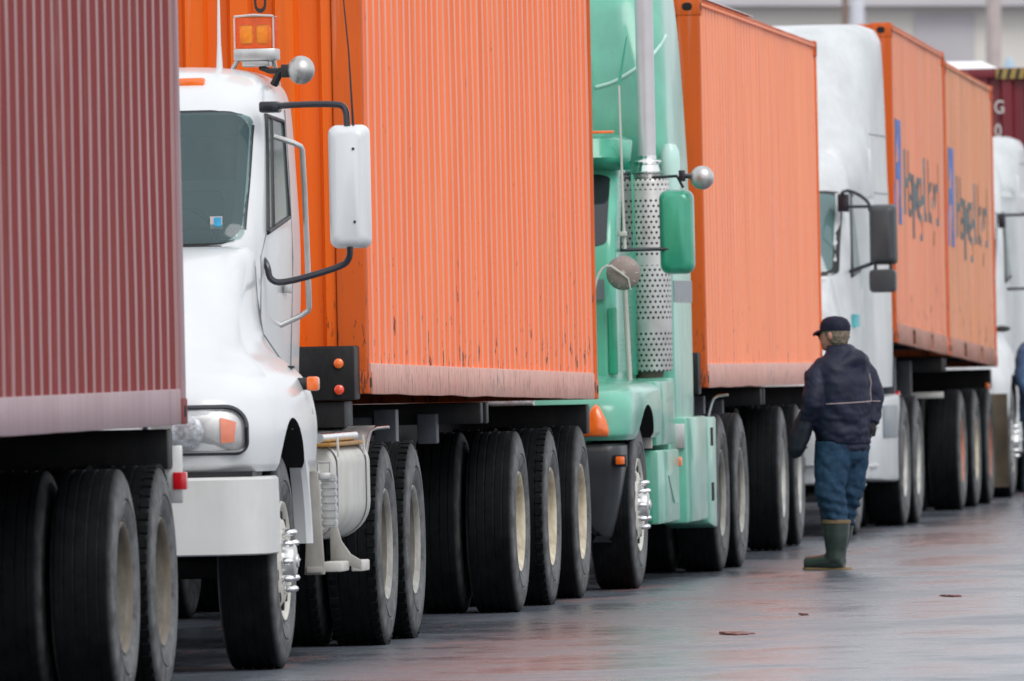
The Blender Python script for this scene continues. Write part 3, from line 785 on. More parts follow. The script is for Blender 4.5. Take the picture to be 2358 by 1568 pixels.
# interior
st = MB()
for sx_ in (-.55, .55):
    st.box(sx_ - .24, sx_ + .24, 3.0, 3.5, 1.35, 1.55, .04).box(sx_ - .23, sx_ + .23, 3.4, 3.55, 1.5, 2.15, .05).box(sx_ - .13, sx_ + .13, 3.42, 3.5, 2.15, 2.35, .04)
st.build('seat', 'seat_cloth', T1)
for x_ in (-.5, .5): MB().box(x_ - .42, x_ + .42, 2.50, 2.53, 2.60, 2.74, .01).build('sun_visor', 'rubber_trim', T1)
MB().box(-.92, .92, 2.15, 2.5, 1.6, 2.0, .05).build('dashboard', 'grey_plastic', T1)
ring = [(.52 + .23 * cos(2 * pi * k / 28), 2.68 + .10 * sin(2 * pi * k / 28), 2.05 + .21 * sin(2 * pi * k / 28)) for k in range(29)]
MB().tube(ring, .014, 8).tube([(.3, 2.68, 2.05), (.74, 2.68, 2.05)], .014, 8).tube([(.52, 2.66, 2.05), (.52, 2.55, 1.8)], .03, 8).build('steering_wheel', 'rubber_trim', T1)
MB().box(.79, .85, 2.155, 2.16, 2.14, 2.20, 0, 1).build('windscreen_sticker', 'text_white', T1, loc=(0, cab.fy(.82, 2.17) - 2.166, 0))
MB().box(.81, .845, 2.151, 2.154, 2.145, 2.195, 0, 1).build('windscreen_sticker', 'sticker_blue', T1, loc=(0, cab.fy(.82, 2.17) - 2.166, 0))
# hood with fenders
hood = Shell([(.962, .14, 2.05, 1.27, .30, .02), (1.00, .10, 2.05, 1.285, .32, .02), (1.16, .07, 2.05, 1.295, .34, .02), (1.30, .10, 2.03, 1.28, .38, .04), (1.40, .20, 2.00, 1.24, .42, .06), (1.47, .34, 1.98, 1.17, .45, .08), (1.53, .46, 1.97, 1.10, .46, .08), (1.60, .58, 1.97, 1.06, .50, .08), (1.72, .76, 1.97, 1.035, .55, .06), (1.86, 1.02, 1.97, 1.025, .50, .05), (1.97, 1.32, 1.97, 1.02, .40, .04), (2.035, 1.62, 1.98, 1.0, .20, .04), (2.05, 1.8, 1.98, .95, .1, .04)], 5)
o = hood.mb().build('hood', 'white', T1, 40)
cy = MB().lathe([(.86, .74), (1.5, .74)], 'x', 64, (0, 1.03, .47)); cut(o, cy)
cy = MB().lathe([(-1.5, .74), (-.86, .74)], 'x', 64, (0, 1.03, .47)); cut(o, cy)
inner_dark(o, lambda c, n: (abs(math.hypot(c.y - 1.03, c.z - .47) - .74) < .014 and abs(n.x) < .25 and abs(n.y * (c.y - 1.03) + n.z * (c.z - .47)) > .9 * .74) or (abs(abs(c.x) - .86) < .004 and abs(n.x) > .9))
# rear lower fender piece behind the wheel
for sg in (1, -1):
    b = MB(); rows = []
    for k in range(13):
        t = k / 12; z = .59 + (1.17 - .59) * t
        yi = 1.03 + sqrt(max(0, .74 ** 2 - (z - .47) ** 2))
        rows.append([(sg * 1.205, yi + .01, z), (sg * 1.26, yi + .005, z), (sg * 1.285, yi + .03, z), (sg * 1.288, yi + .06, z), (sg * 1.26, 1.96, z), (sg * 1.215, 1.96, z)])
    b.quadgrid(rows, True, True, True)
    b.build('fender_panel', 'white', T1, 40)
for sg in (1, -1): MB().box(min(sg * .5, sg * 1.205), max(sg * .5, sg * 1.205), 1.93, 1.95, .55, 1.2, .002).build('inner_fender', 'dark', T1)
# grille (mostly behind the maroon container)
b = MB().box(-.5, .5, .045, .10, 1.0, 1.45, .02)
for k in range(9): b.box(-.46, .46, .03, .05, 1.03 + k * .045, 1.05 + k * .045, .003)
b.build('grille', 'chrome', T1)
# bumper
rows = []
for z, ins in ((.565, .012), (.572, .0), (.75, -.004), (.925, .0), (.938, .014)):
    rows.append([(x, y, z) for x, y in rrect(-1.27 + ins, 1.27 - ins, .02 + ins, .60, [.02, .02, .22, .22], 8)])
MB().quadgrid(rows, True, True, True).build('bumper', 'bumper_white', T1, 40)
MB().box(-1.2, 1.2, .12, .5, .936, .965, 0).build('bumper_gap', 'rubber_trim', T1)
# headlights
def hl(sg):
    out = rrect(.70, 1.175, 1.055, 1.272, [.10, .04, .03, .05], 8)
    def surf(x, z, off): return (sg * x, hood.fy(x, z) - off, z)
    cx, cz = .94, 1.16
    def patch(k, off, n=10):
        rows = []
        for j in range(n + 1):
            f = j / n; rows.append([surf(cx + (x - cx) * f * k, cz + (z - cz) * f * k, off) for x, z in out])
        return rows
    bz = MB().quadgrid(patch(1.0, .006), True); h = bz.build('headlight', 'alu', T1, 60)
    ring = [surf(x, z, .010) for x, z in out]; MB().tube([(x, y - .012, z) for x, y, z in ring + [ring[0]]], .013, 8).build('headlight_bezel', 'navy_tube', h)
    def lens(c, rx, rz, mat, nm):
        MB().quadgrid([[surf(c[0] + rx * f * cos(2 * pi * k / 24), c[1] + rz * f * sin(2 * pi * k / 24), .009 + .012 * (1 - f * f)) for k in range(24)] for f in (1, .8, .6, .4, .2, .02)], True, False, True).build(nm, mat, h, 60)
    lens((.90, 1.155), .078, .082, 'reflector', 'lamp_reflector')
    pr = [(1.06, 1.10), (1.12, 1.105), (1.13, 1.20), (1.055, 1.225)]
    b = MB(); gr = []
    for v in range(9):
        A_ = [pr[0][k] + (pr[3][k] - pr[0][k]) * v / 8 for k in (0, 1)]; B_ = [pr[1][k] + (pr[2][k] - pr[1][k]) * v / 8 for k in (0, 1)]
        gr.append([surf(A_[0] + (B_[0] - A_[0]) * u / 6, A_[1] + (B_[1] - A_[1]) * u / 6, .016) for u in range(7)])
    b.quadgrid(gr); b.build('turn_signal', 'amber', h)
    MB().quadgrid(patch(.98, .024), True).build('headlight_lens', 'lamp_glass', h, 60)
hl(1); hl(-1)
# fender marker
for sg in (1, -1): 
    m_ = MB().lathe([(1.22, .03), (1.29, .03)], 'x', 16, (0, 1.72, 1.37)).build('marker_base', 'rubber_trim', T1)
    m_.scale = (sg, 1, 1)
    MB().box(min(sg * 1.285, sg * 1.345), max(sg * 1.285, sg * 1.345), 1.68, 1.76, 1.335, 1.405, .014).build('marker_light', 'amber', m_).scale = (sg, 1, 1)
for sg in (1, -1):
    MB().tube([(sg * (cab.sx(2.12, 1.35) + .001), 2.12, 1.0), (sg * (cab.sx(2.12, 1.9) + .001), 2.12, 2.0), (sg * (cab.sx(2.35, 2.1) + .001), 2.36, 2.12)], .004, 6).tube([(sg * (cab.sx(3.45, z_) + .001), 3.45, z_) for z_ in (.8, 1.4, 2.0, 2.4, 2.74)], .004, 6).build('door_seam', 'seam_grey', T1)
    MB().tube([(sg * (hood.sx(1.9, z_) - .001), 1.9, z_) for z_ in (1.22, 1.35, 1.5, 1.62, 1.8, 1.95)], .004, 6).build('hood_seam', 'seam_grey', T1)
    MB().box(*sorted((sg * (hood.sx(1.82, 1.45) - .01), sg * (hood.sx(1.82, 1.45) + .02))), 1.78, 1.85, 1.445, 1.46, .004).build('hood_latch', 'rubber_trim', T1)
    wx = -.1 if sg > 0 else -.75
    MB().tube([(wx, cab.fy(wx, 2.03) - .02, 2.04), (wx + .3, cab.fy(wx + .3, 2.10) - .03, 2.10)], .008, 6).tube([(wx + .05, cab.fy(wx, 2.12) - .02, 2.11), (wx + .55, cab.fy(wx + .55, 2.11) - .02, 2.10)], .007, 6).build('wiper', 'rubber_trim', T1)
MB().box(-.85, .85, 1.86, 1.96, 2.05, 2.056, .002).build('cowl_vent', 'rubber_trim', T1)
# roof marker lights
for x in (-.64, -.25, 0, .25, .64): MB().box(x - .065, x + .065, cab.fy(x, 2.87) - .03, cab.fy(x, 2.87) + .05, 2.845, 2.895, .012).build('roof_marker', 'amber', T1)
# beacon
bs = MB().box(.79, 1.0, 3.1, 3.32, 2.985, 3.045, .008).tube([(.80, 3.2, 2.99), (.77, 3.2, 2.94)], .012, 8).tube([(.98, 3.2, 2.99), (1.0, 3.22, 2.86)], .012, 8).box(.83, .96, 3.12, 3.3, 2.955, 2.985, .004).build('beacon_base', 'alu', T1)
MB().prism(rrect(.797, .993, 3.107, 3.313, .03, 5), 'z', 3.046, 3.20, .008).build('beacon_lens', 'amber_glass', bs)
MB().box(.815, .888, 3.13, 3.2, 3.065, 3.165, .02).box(.90, .975, 3.13, 3.2, 3.065, 3.165, .02).build('beacon_bulb', 'bulb_yellow', bs)
br_ = MB()
for x_ in (.797, .993):
    br_.tube([(x_, 3.107, 3.046), (x_, 3.107, 3.20)], .0045, 6)
br_.tube([(.797, 3.107, 3.205), (.895, 3.105, 3.212), (.993, 3.107, 3.205)], .006, 6).box(.80, .99, 3.11, 3.31, 3.203, 3.207, .001)
br_.build('beacon_rim', 'text_white', bs)
# spotlight ball
sp = MB().ball((1.135, 3.05, 2.93), .072, (.95, 1.0, 1)).build('spot_lamp', 'alu', T1, 60)
MB().tube([(.99, 3.1, 2.86), (1.03, 3.08, 2.93), (1.075, 3.06, 2.93)], .02, 8).box(1.035, 1.078, 3.03, 3.09, 2.895, 2.96, .006).tube([(.92, 3.15, 2.95), (.97, 3.12, 2.93), (1.04, 3.08, 2.93)], .014, 8).build('lamp_bracket', 'rubber_trim', sp)
# antennas
MB().tube([(.72, 3.1, 2.93), (.72, 3.1, 3.07), (.723, 3.1, 3.45)], [.018, .010, .003], 8).build('antenna', 'white', T1)
MB().tube([(1.475, 2.3, 2.63), (1.46, 2.3, 3.0), (1.425, 2.3, 3.45)], [.006, .004, .003], 8).build('antenna', 'rubber_trim', T1)
# mirrors
for sg in (1,-1):
    mm = mirror_body(T1, min(sg * 1.345, sg * 1.55), max(sg * 1.345, sg * 1.55), 2.3, 2.03, 2.64, 'white')
    MB().tube([(sg * 1.02, 2.46, 2.73), (sg * 1.12, 2.35, 2.745), (sg * 1.38, 2.32, 2.745), (sg * 1.44, 2.31, 2.73), (sg * 1.445, 2.30, 2.62)], .0165, 10, True, 2).build('mirror_arm', 'navy_tube', mm)
    MB().box(min(sg * 1.0, sg * 1.10), max(sg * 1.0, sg * 1.10), 2.36, 2.50, 2.71, 2.765, .012).build('mirror_mount', 'navy_tube', mm)
    MB().tube([(sg * 1.00, 2.3, 2.0), (sg * 1.04, 2.25, 1.96), (sg * 1.05, 2.25, 1.88), (sg * 1.12, 2.26, 1.865), (sg * 1.40, 2.3, 1.94), (sg * 1.445, 2.3, 1.98), (sg * 1.445, 2.3, 2.06)], .0165, 10, True, 2).build('mirror_arm', 'navy_tube', mm)
    for zz in (2.52, 2.16): MB().lathe([(-.06, .0001), (-.059, .007), (-.05, .007)], 'y', 10, (sg * 1.478, 2.3, zz)).build('bolt', 'rubber_trim', mm)
    # grab bar
    MB().tube([(sg * 1.01, 2.86, 2.60), (sg * 1.14, 2.9, 2.555), (sg * 1.15, 2.92, 2.52), (sg * 1.155, 3.02, 1.76), (sg * 1.145, 3.03, 1.72), (sg * 1.01, 3.0, 1.66)], .014, 10, True, 1).build('grab_bar', 'alu', T1)
    # door line and handle, fuel tank, steps
    MB().box(min(sg * 1.03, sg * 1.05), max(sg * 1.03, sg * 1.05), 3.0, 3.2, 1.82, 1.87, .006).build('door_handle', 'alu', T1)
    tk = MB(); rows = []
    for yy, ins in ((2.72, .03), (2.725, .012), (2.75, 0), (4.27, 0), (4.30, .02)):
        a0, a1 = (.70, 1.30)
        o2 = rrect(a0 + ins, a1 - ins, .58 + ins, 1.06 - ins, [.10, .05, .08, .18], 8)
        rows.append([(sg * x, yy, z) for x, z in o2])
    tk.quadgrid(rows, True, True, True); tk = tk.build('fuel_tank', 'offwhite', T1, 40)
    for yy in (2.8, 4.1):
        o2 = rrect(.695, 1.305, .574, 1.068, [.105, .05, .08, .185], 8)
        MB().quadgrid([[(sg * x, yy - .03, z) for x, z in o2], [(sg * (x * 1.0 + .004), yy - .03, z) for x, z in o2], [(sg * (x + .004), yy + .03, z) for x, z in o2], [(sg * x, yy + .03, z) for x, z in o2]], True).build('tank_strap', 'alu', tk)
    MB().tube([(sg * 1.23, 2.66, 1.095), (sg * 1.23, 4.2, 1.095)], .024, 12).build('tank_handrail', 'chrome', tk)
    MB().box(*sorted((sg * 1.2, sg * 1.29)), 2.64, 4.2, 1.052, 1.070, .004).build('tank_rail_strip', 'gold', tk)
    for yy in (2.75, 3.9): MB().tube([(sg * 1.31, yy, 1.10), (sg * 1.315, yy, 1.0)], .007, 6).build('rail_strap', 'offwhite', tk)
    sb = MB().prism([(sg * 1.21, .43), (sg * 1.31, .43), (sg * 1.285, .94), (sg * 1.24, .94)], 'y', 2.08, 2.12, .006).box(min(sg * 1.225, sg * 1.30), max(sg * 1.225, sg * 1.30), 2.05, 2.08, .44, .47, .003)
    sb.build('step_bracket', 'bracket_grey', T1)
    s_ = MB()
    for k in range(7): s_.box(min(sg * 1.29, sg * 1.365), max(sg * 1.29, sg * 1.365), 2.17, 2.24, .67 + k * .036, .693 + k * .036, .002, 1)
    s_.box(min(sg * 1.295, sg * 1.36), max(sg * 1.295, sg * 1.36), 2.178, 2.26, .66, .92, .002, 1).box(min(sg * 1.27, sg * 1.34), max(sg * 1.27, sg * 1.34), 2.13, 2.2, .895, .93, .006).tube([(sg * 1.28, 2.16, .93), (sg * 1.28, 2.16, .98), (sg * 1.34, 2.16, .98), (sg * 1.34, 2.16, .93)], .008, 8)
    s_.build('step_treads', 'alu', T1)
    MB().box(min(sg * 1.285, sg * 1.385), max(sg * 1.285, sg * 1.385), 2.2, 2.5, .44, .49, .008).build('lower_step', 'offwhite', T1)
    MB().box(min(sg * 1.36, sg * 1.42), max(sg * 1.36, sg * 1.42), 2.8, 3.1, .43, .485, .008).build('lower_step', 'offwhite', T1)
    MB().prism([(sg * 1.29, .66), (sg * 1.325, .66), (sg * 1.345, .585), (sg * 1.39, .52), (sg * 1.44, .49), (sg * 1.44, .445), (sg * 1.29, .49)], 'y', 2.52, 2.56, .003).build('step_gusset', 'bracket_grey', T1)
    # quarter fender above drives
    q = []
    for yy in (4.72,):
        MB().tube([(sg * 1.20, 4.85, .86), (sg * 1.21, 4.85, .98), (sg * 1.235, 4.85, 1.10), (sg * 1.26, 4.85, 1.125), (sg * 1.34, 4.85, 1.13)], .008, 8, True, 1).build('fender_bracket', 'chrome', T1)
    MB().quadgrid([[(sg * x, 5.37 - .72 * cos(R(a)), .52 + .62 * sin(R(a))) for a in range(18, 90, 6)] for x in (.65, 1.22)]).build('quarter_fender', 'alu', T1, 60)
tractor_frame(T1, .5, 7.6)
steer_axle(T1, .98, 'pale_rim', 1.25)
drive_axles(T1, [5.55, 6.9], 'white_rim', True)
fifth(T1, 6.2)
MB().box(-.45, .45, 3.9, 4.6, .8, 1.05, .02).build('deck_plate', 'alu', T1)

# ------------------------------------------------------------------ truck 2 : mint green sleeper
T2 = empty('tractor_truck'); place(T2, -.5368, 80.046, 6.4)
tag(T2, 'mint green sleeper truck with upright exhaust stack in a perforated shield', 'truck', 'tractor trucks in the queue')
slp = Shell([(1.02, 3.75, 4.95, 1.20, .05, .05), (1.3, 3.70, 4.95, 1.205, .05, .05), (2.6, 3.66, 4.95, 1.20, .10, .06), (2.85, 3.62, 4.95, 1.19, .15, .06), (3.2, 3.66, 4.95, 1.175, .22, .08), (3.7, 3.85, 4.95, 1.14, .30, .1), (3.98, 4.1, 4.95, 1.08, .3, .15), (4.06, 4.3, 4.85, .95, .25, .2)], 5)
capf = Shell([(2.80, 2.95, 3.7, .70, .30, .05), (2.95, 3.0, 3.75, .72, .36, .05), (3.3, 3.2, 3.8, .72, .42, .05), (3.7, 3.6, 3.95, .66, .3, .05), (3.85, 3.8, 4.1, .6, .15, .05)], 5)
capf.mb().build('roof_fairing', 'green', T2, 50)
slp.mb().build('sleeper', 'green', T2, 40)
cb2 = Shell([(.85, 2.1, 3.3, 1.0, .08, .03), (1.4, 2.1, 3.3, 1.0, .08, .03), (2.1, 2.15, 3.3, 1.0, .06, .03), (2.62, 2.5, 3.3, .995, .07, .03), (2.78, 2.6, 3.3, .96, .14, .05), (2.86, 2.8, 3.3, .88, .2, .05)], 5)
MB().box(-.9, .9, 3.28, 3.7, .95, 2.8, .01).build('cab_rear', 'green_deep', T2)
cb2.mb().build('cab', 'green_mid', T2, 40)
front_patch(cb2, -.945, .945, 2.14, 2.60, .006, .15).build('windscreen', 'dark_glass', T2)
for sg in (1, -1):
    w_ = side_patch(cb2, ((2.45, 2.1), (3.2, 2.12), (3.2, 2.62), (2.72, 2.62)), .006, sg, .15).build('side_window', 'dark_glass', T2)
# sun visor
vis = MB(); rows = []
for k in range(25):
    x = -1.07 + 2.14 * k / 24; e_ = max(0, abs(x) - .85) / .22
    rows.append([(x, 2.30 + .25 * e_ ** 2, 2.66), (x, 2.27 + .25 * e_ ** 2, 2.70), (x, 2.34 + .25 * e_ ** 2, 2.82 - .02 * e_ ** 2), (x, 2.62, 2.86 - .05 * e_ ** 3), (x, 2.66, 2.80), (x, 2.5, 2.62)])
vis.quadgrid(rows, True, True, True).build('sun_visor', 'green_deep', T2, 50)
MB().box(.62, .98, 2.40, 2.43, 2.852, 2.87, .004).build('roof_marker', 'amber', T2)
# fairing crease highlights on the sleeper cap, painted as pale tubes
b = MB()
for sg in (1, -1):
    b.tube([(sg * x, slp.fy(x, z) - .004, z) for x, z in ((.74, 3.17), (.86, 3.20), (.96, 3.26), (1.05, 3.32), (1.12, 3.40), (1.16, 3.50))], .012, 8, True, 1)
b.build('crease_highlight', 'mint_pale', T2)
hd2 = Shell([(.93, .14, 2.15, 1.24, .16, .03), (.97, .11, 2.15, 1.265, .18, .03), (1.12, .13, 2.14, 1.28, .2, .05), (1.22, .22, 2.12, 1.27, .24, .06), (1.27, .40, 2.1, 1.22, .3, .08), (1.295, .55, 2.1, 1.05, .3, .1), (1.34, .5, 2.1, .86, .2, .05), (1.6, .7, 2.1, .80, .2, .05), (1.95, 1.5, 2.1, .80, .2, .05), (2.08, 1.95, 2.12, .78, .08, .05)], 5)
o = hd2.mb().build('hood', 'green', T2, 40)
for sg in (1, -1):
    cut(o, MB().lathe([(min(sg * .85, sg * 1.5), .74), (max(sg * .85, sg * 1.5), .74)], 'x', 64, (0, 1.22, .40)))
inner_dark(o, lambda c, n: (abs(math.hypot(c.y - 1.22, c.z - .40) - .74) < .014 and abs(n.x) < .25 and abs(n.y * (c.y - 1.22) + n.z * (c.z - .40)) > .9 * .74) or (abs(abs(c.x) - .85) < .004 and abs(n.x) > .9))
MB().box(-.7, .7, .09, .14, .96, 1.4, .03).build('grille', 'chrome', T2)
# dark plastic bumper corner that tapers to a point below
for sg in (1, -1):
    rows = []
    for z, xi, xo, yy in ((.30, 1.08, 1.14, .40), (.34, 1.02, 1.17, .34), (.45, .92, 1.205, .28), (.6, .80, 1.24, .22), (.75, .70, 1.262, .16), (.86, .62, 1.265, .13), (.895, .60, 1.262, .14), (.91, .60, 1.24, .17)):
        xo -= .05; rows.append([(sg * x, y, z) for x, y in rrect(xi, xo, yy, .85, [.02, .02, .05, .09] if sg > 0 else [.02, .02, .05, .09], 6)])
    bp = MB().quadgrid(rows, True, True, True).build('bumper_corner', 'grey_plastic', T2, 50)
    k = MB().box(min(sg * 1.17, sg * 1.25), max(sg * 1.17, sg * 1.25), .13, .2, .765, .84, .006).build('marker_housing', 'rubber_trim', bp)
    MB().box(min(sg * 1.185, sg * 1.24), max(sg * 1.185, sg * 1.24), .11, .15, .78, .83, .008).build('marker_light', 'amber', bp)
MB().box(-.65, .65, .12, .4, .42, .9, .04).build('bumper', 'grey_plastic', T2)
for sg in (1, -1):   # wedge-shaped corner turn signal
    rows = []
    for f, off in ((1, .0), (.97, .022), (.8, .03), (.4, .034), (.03, .035)):
        pl = [(.975, .955), (1.14, .955), (1.15, .985), (1.135, 1.05), (1.09, 1.14), (1.065, 1.155), (1.04, 1.13), (.985, 1.0)]
        cx, cz = 1.065, 1.03
        rows.append([(sg * (cx + (x - cx) * f), hd2.fy(cx + (x - cx) * f, cz + (z - cz) * f) - off - .004, cz + (z - cz) * f) for x, z in pl])
    MB().quadgrid(rows, True, False, True).build('turn_signal', 'amber', T2, 50)
# side fairing below cab: stepped panels, tank skirt
for sg in (1, -1):
    def X2(a, b_): return min(sg * a, sg * b_), max(sg * a, sg * b_)
    x = X2(1.05, 1.235)
    MB().box(*x, 2.17, 3.28, .875, 1.28, .012).build('cab_skirt', 'green', T2)
    MB().box(*X2(1.10, 1.255), 2.02, 3.35, .38, .845, .016).build('step_box', 'green', T2)
    MB().box(*X2(.9, 1.20), 3.31, 3.74, .40, 1.30, .02).build('cab_skirt', 'green', T2)
    MB().prism([(sg * 1.12, .40), (sg * 1.22, .40), (sg * 1.20, .80), (sg * 1.135, .83)], 'y', 1.985, 2.015, .004).build('step_recess', 'green_deep', T2)
    MB().box(*X2(1.16, 1.22), 1.99, 2.03, .86, .98, .004).build('notice_plate', 'text_white', T2)
    MB().box(*X2(1.2, 1.265), 3.40, 3.48, .73, .79, .01).build('marker_light', 'amber', T2)
    MB().box(*X2(.85, 1.262), 3.77, 5.15, .36, 1.04, .018).build('tank_skirt', 'green', T2)
    MB().box(*X2(1.02, 1.255), 3.74, 3.765, .84, 1.0, .006).build('battery_box_lid', 'alu', T2)
    pn = MB().prism([(5.17, .34), (5.72, .30), (5.74, .38), (5.78, 1.03), (5.17, 1.03)], 'x', X2(.95, 1.262)[0], X2(.95, 1.262)[1], .015).build('rear_skirt', 'green', T2)
    for z0, z1 in ((.84, .96), (.48, .60)): MB().box(*X2(1.2, 1.266), 5.4, 5.55, z0, z1, .004).build('skirt_slot', 'dark', pn)
    MB().tube([(sg * 1.2, 5.85, 1.0), (sg * 1.225, 5.85, 1.1), (sg * 1.25, 5.85, 1.16), (sg * 1.34, 5.85, 1.17)], .009, 8, True, 1).build('fender_bracket', 'chrome', T2)
    MB().box(*X2(.80, 1.075), 2.10, 3.72, .44, 1.24, .002).build('gap_shadow', 'dark', T2)  # dark sheet added to stand for shade in the gaps between panels
    # grey stripe across the sleeper and cab
    MB().box(*X2(1.197, 1.2075), 3.74, 4.93, 1.78, 1.92, 0).build('side_stripe', 'grey_decal', T2)
    MB().box(*X2(.70, .93), 2.095, 2.11, 1.80, 1.93, 0).build('cowl_stripe', 'grey_decal', T2)
    # door in shadow, painted as a deeper green strip
    MB().box(*X2(.95, 1.008), 2.085, 2.12, 1.33, 1.75, .01).build('door_shadow', 'green_deep', T2)
    # sleeper front wall edge and dark gap
    MB().box(*X2(.90, .955), 3.50, 3.70, 1.3, 2.6, .01).build('gap_panel', 'green_deep', T2)
# exhaust: shield, clamp rings, stack
for sg in (1, -1):
    px, py = sg * 1.085, 3.42
    b = MB(); uvrows = []; N = 48
    for z in (1.34, 1.36, 2.0, 2.55, 2.57):
        rr = .138 if 1.35 < z < 2.56 else .130
        uvrows.append([(px + rr * cos(2 * pi * k / N), py + rr * sin(2 * pi * k / N), z) for k in range(N)])
    b.quadgrid(uvrows, True, True, True)
    uvl = b.bm.loops.layers.uv.new('UVMap')
    for f in b.bm.faces:
        cxm = f.calc_center_median(); am = math.atan2(cxm.y - py, cxm.x - px)
        for lp in f.loops:
            a = math.atan2(lp.vert.co.y - py, lp.vert.co.x - px)
            if a - am > pi: a -= 2 * pi
            if a - am < -pi: a += 2 * pi
            lp[uvl].uv = (a * .138 + 10, lp.vert.co.z)
    ex = b.build('heat_shield', 'shield', T2, 40)
    MB().lathe([(2.57, .070), (2.60, .085), (2.61, .105), (2.62, .085), (2.66, .075), (2.68, .095), (2.69, .09), (2.70, .062), (2.72, .062)], 'z', 32, (px, py, 0)).build('clamp_ring', 'chrome', ex)
    MB().lathe([(2.70, .058), (3.4, .058), (4.05, .058), (4.06, .05)], 'z', 32, (px, py, 0)).build('exhaust_stack', 'stack_pipe', ex)
    MB().lathe([(1.22, .05), (1.26, .09), (1.34, .10)], 'z', 24, (px - sg * .02, py, 0)).build('shield_base', 'tan_rim', ex)
    # mirror, cross arm
    mm = mirror_body(T2, min(sg * 1.24, sg * 1.46), max(sg * 1.24, sg * 1.46), 2.55, 1.955, 2.49, 'green_deep', .12, .06)
    MB().tube([(sg * .80, 2.45, 2.115), (sg * 1.30, 2.5, 2.115)], .012, 8).build('mirror_arm', 'navy_tube', mm)
    MB().tube([(sg * 1.2, 2.6, 2.57), (sg * 1.36, 2.55, 2.575), (sg * 1.40, 2.55, 2.5)], .010, 8).build('mirror_arm', 'navy_tube', mm)
    bl = MB().ball((sg * 1.525, 2.5, 2.56), .076, (1, .8, 1)).build('spot_mirror', 'alu', T2, 60)
    MB().tube([(sg * 1.38, 2.5, 2.575), (sg * 1.46, 2.5, 2.57)], .016, 8).box(min(sg * 1.38, sg * 1.42), max(sg * 1.38, sg * 1.42), 2.46, 2.52, 2.54, 2.61, .004).build('mirror_stem', 'navy_tube', bl)
    # round back of hood mirror, with its tripod of wires
    ds = MB().lathe([(1.84, .0001), (1.842, .03), (1.85, .07), (1.87, .098), (1.885, .108), (1.895, .108), (1.897, .0001)], 'y', 36, (sg * 1.075, 0, 1.965)).build('hood_mirror', 'brown_disc', T2, 60)
    MB().tube([(sg * 1.06, 1.83, 1.97), (sg * .99, 1.83, 2.02), (sg * .94, 1.83, 1.99), (sg * .90, 1.83, 1.90), (sg * .86, 1.8, 1.60), (sg * .80, 1.7, 1.3)], .008, 8, True, 1).tube([(sg * 1.06, 1.83, 1.97), (sg * 1.11, 1.84, 1.93), (sg * 1.12, 1.86, 1.86)], .006, 8).build('mirror_wire', 'offwhite', ds)
    for k in range(10):
        a_ = 2 * pi * k / 10; MB().tube([(sg * 1.075, 1.838, 1.965), (sg * 1.075 + .095 * cos(a_), 1.862, 1.965 + .095 * sin(a_))], .0022, 5).build('mirror_rib', 'offwhite', ds)
    MB().tube([(sg * .80, .9, 1.95), (sg * .86, .92, 1.6), (sg * .95, .95, 1.29)], .010, 8).box(min(sg * .93, sg * .99), max(sg * .93, sg * .99), .93, .97, 1.285, 1.30, .003).build('hood_stay', 'offwhite', T2)
    MB().tube([(sg * 1.085, 2.05, 1.29), (sg * 1.065, 2.05, 1.87)], .016, 8).build('grab_bar', 'offwhite', T2)
    # whip antenna on the mirror arm
    MB().tube([(sg * 1.035, 2.40, 2.12), (sg * 1.03, 2.40, 2.3), (sg * 1.02, 2.40, 3.17)], [.013, .009, .006], 8).box(min(sg * 1.0, sg * 1.05), max(sg * 1.0, sg * 1.05), 2.37, 2.43, 2.20, 2.23, .004).build('antenna', 'offwhite', T2)
    MB().tube([(sg * 1.02, 2.40, 3.16), (sg * 1.03, 2.40, 3.22), (sg * 1.075, 2.40, 3.46)], [.012, .010, .004], 8).build('antenna_tip', 'green_deep', T2)
    MB().lathe([(2.48, .06), (2.68, .066), (2.75, .06), (2.79, .04), (2.80, .0001)], 'z', 28, (sg * 1.215, 3.58, 0)).build('air_intake', 'mint_pale', T2)
    MB().prism([(2.64, .68), (3.0, .69), (3.30, .50), (3.0, .50)], 'x', *sorted((sg * 1.254, sg * 1.259))).build('step_recess', 'green_deep', T2)
    MB().box(*sorted((sg * .90, sg * 1.008)), 3.27, 3.34, 1.32, 2.6, .005).build('cab_corner', 'green_deep', T2)
tractor_frame(T2, .5, 8.6)
steer_axle(T2, .95, 'pale_rim', 1.25)
drive_axles(T2, [6.35, 7.7], 'white_rim')
fifth(T2, 7.0)

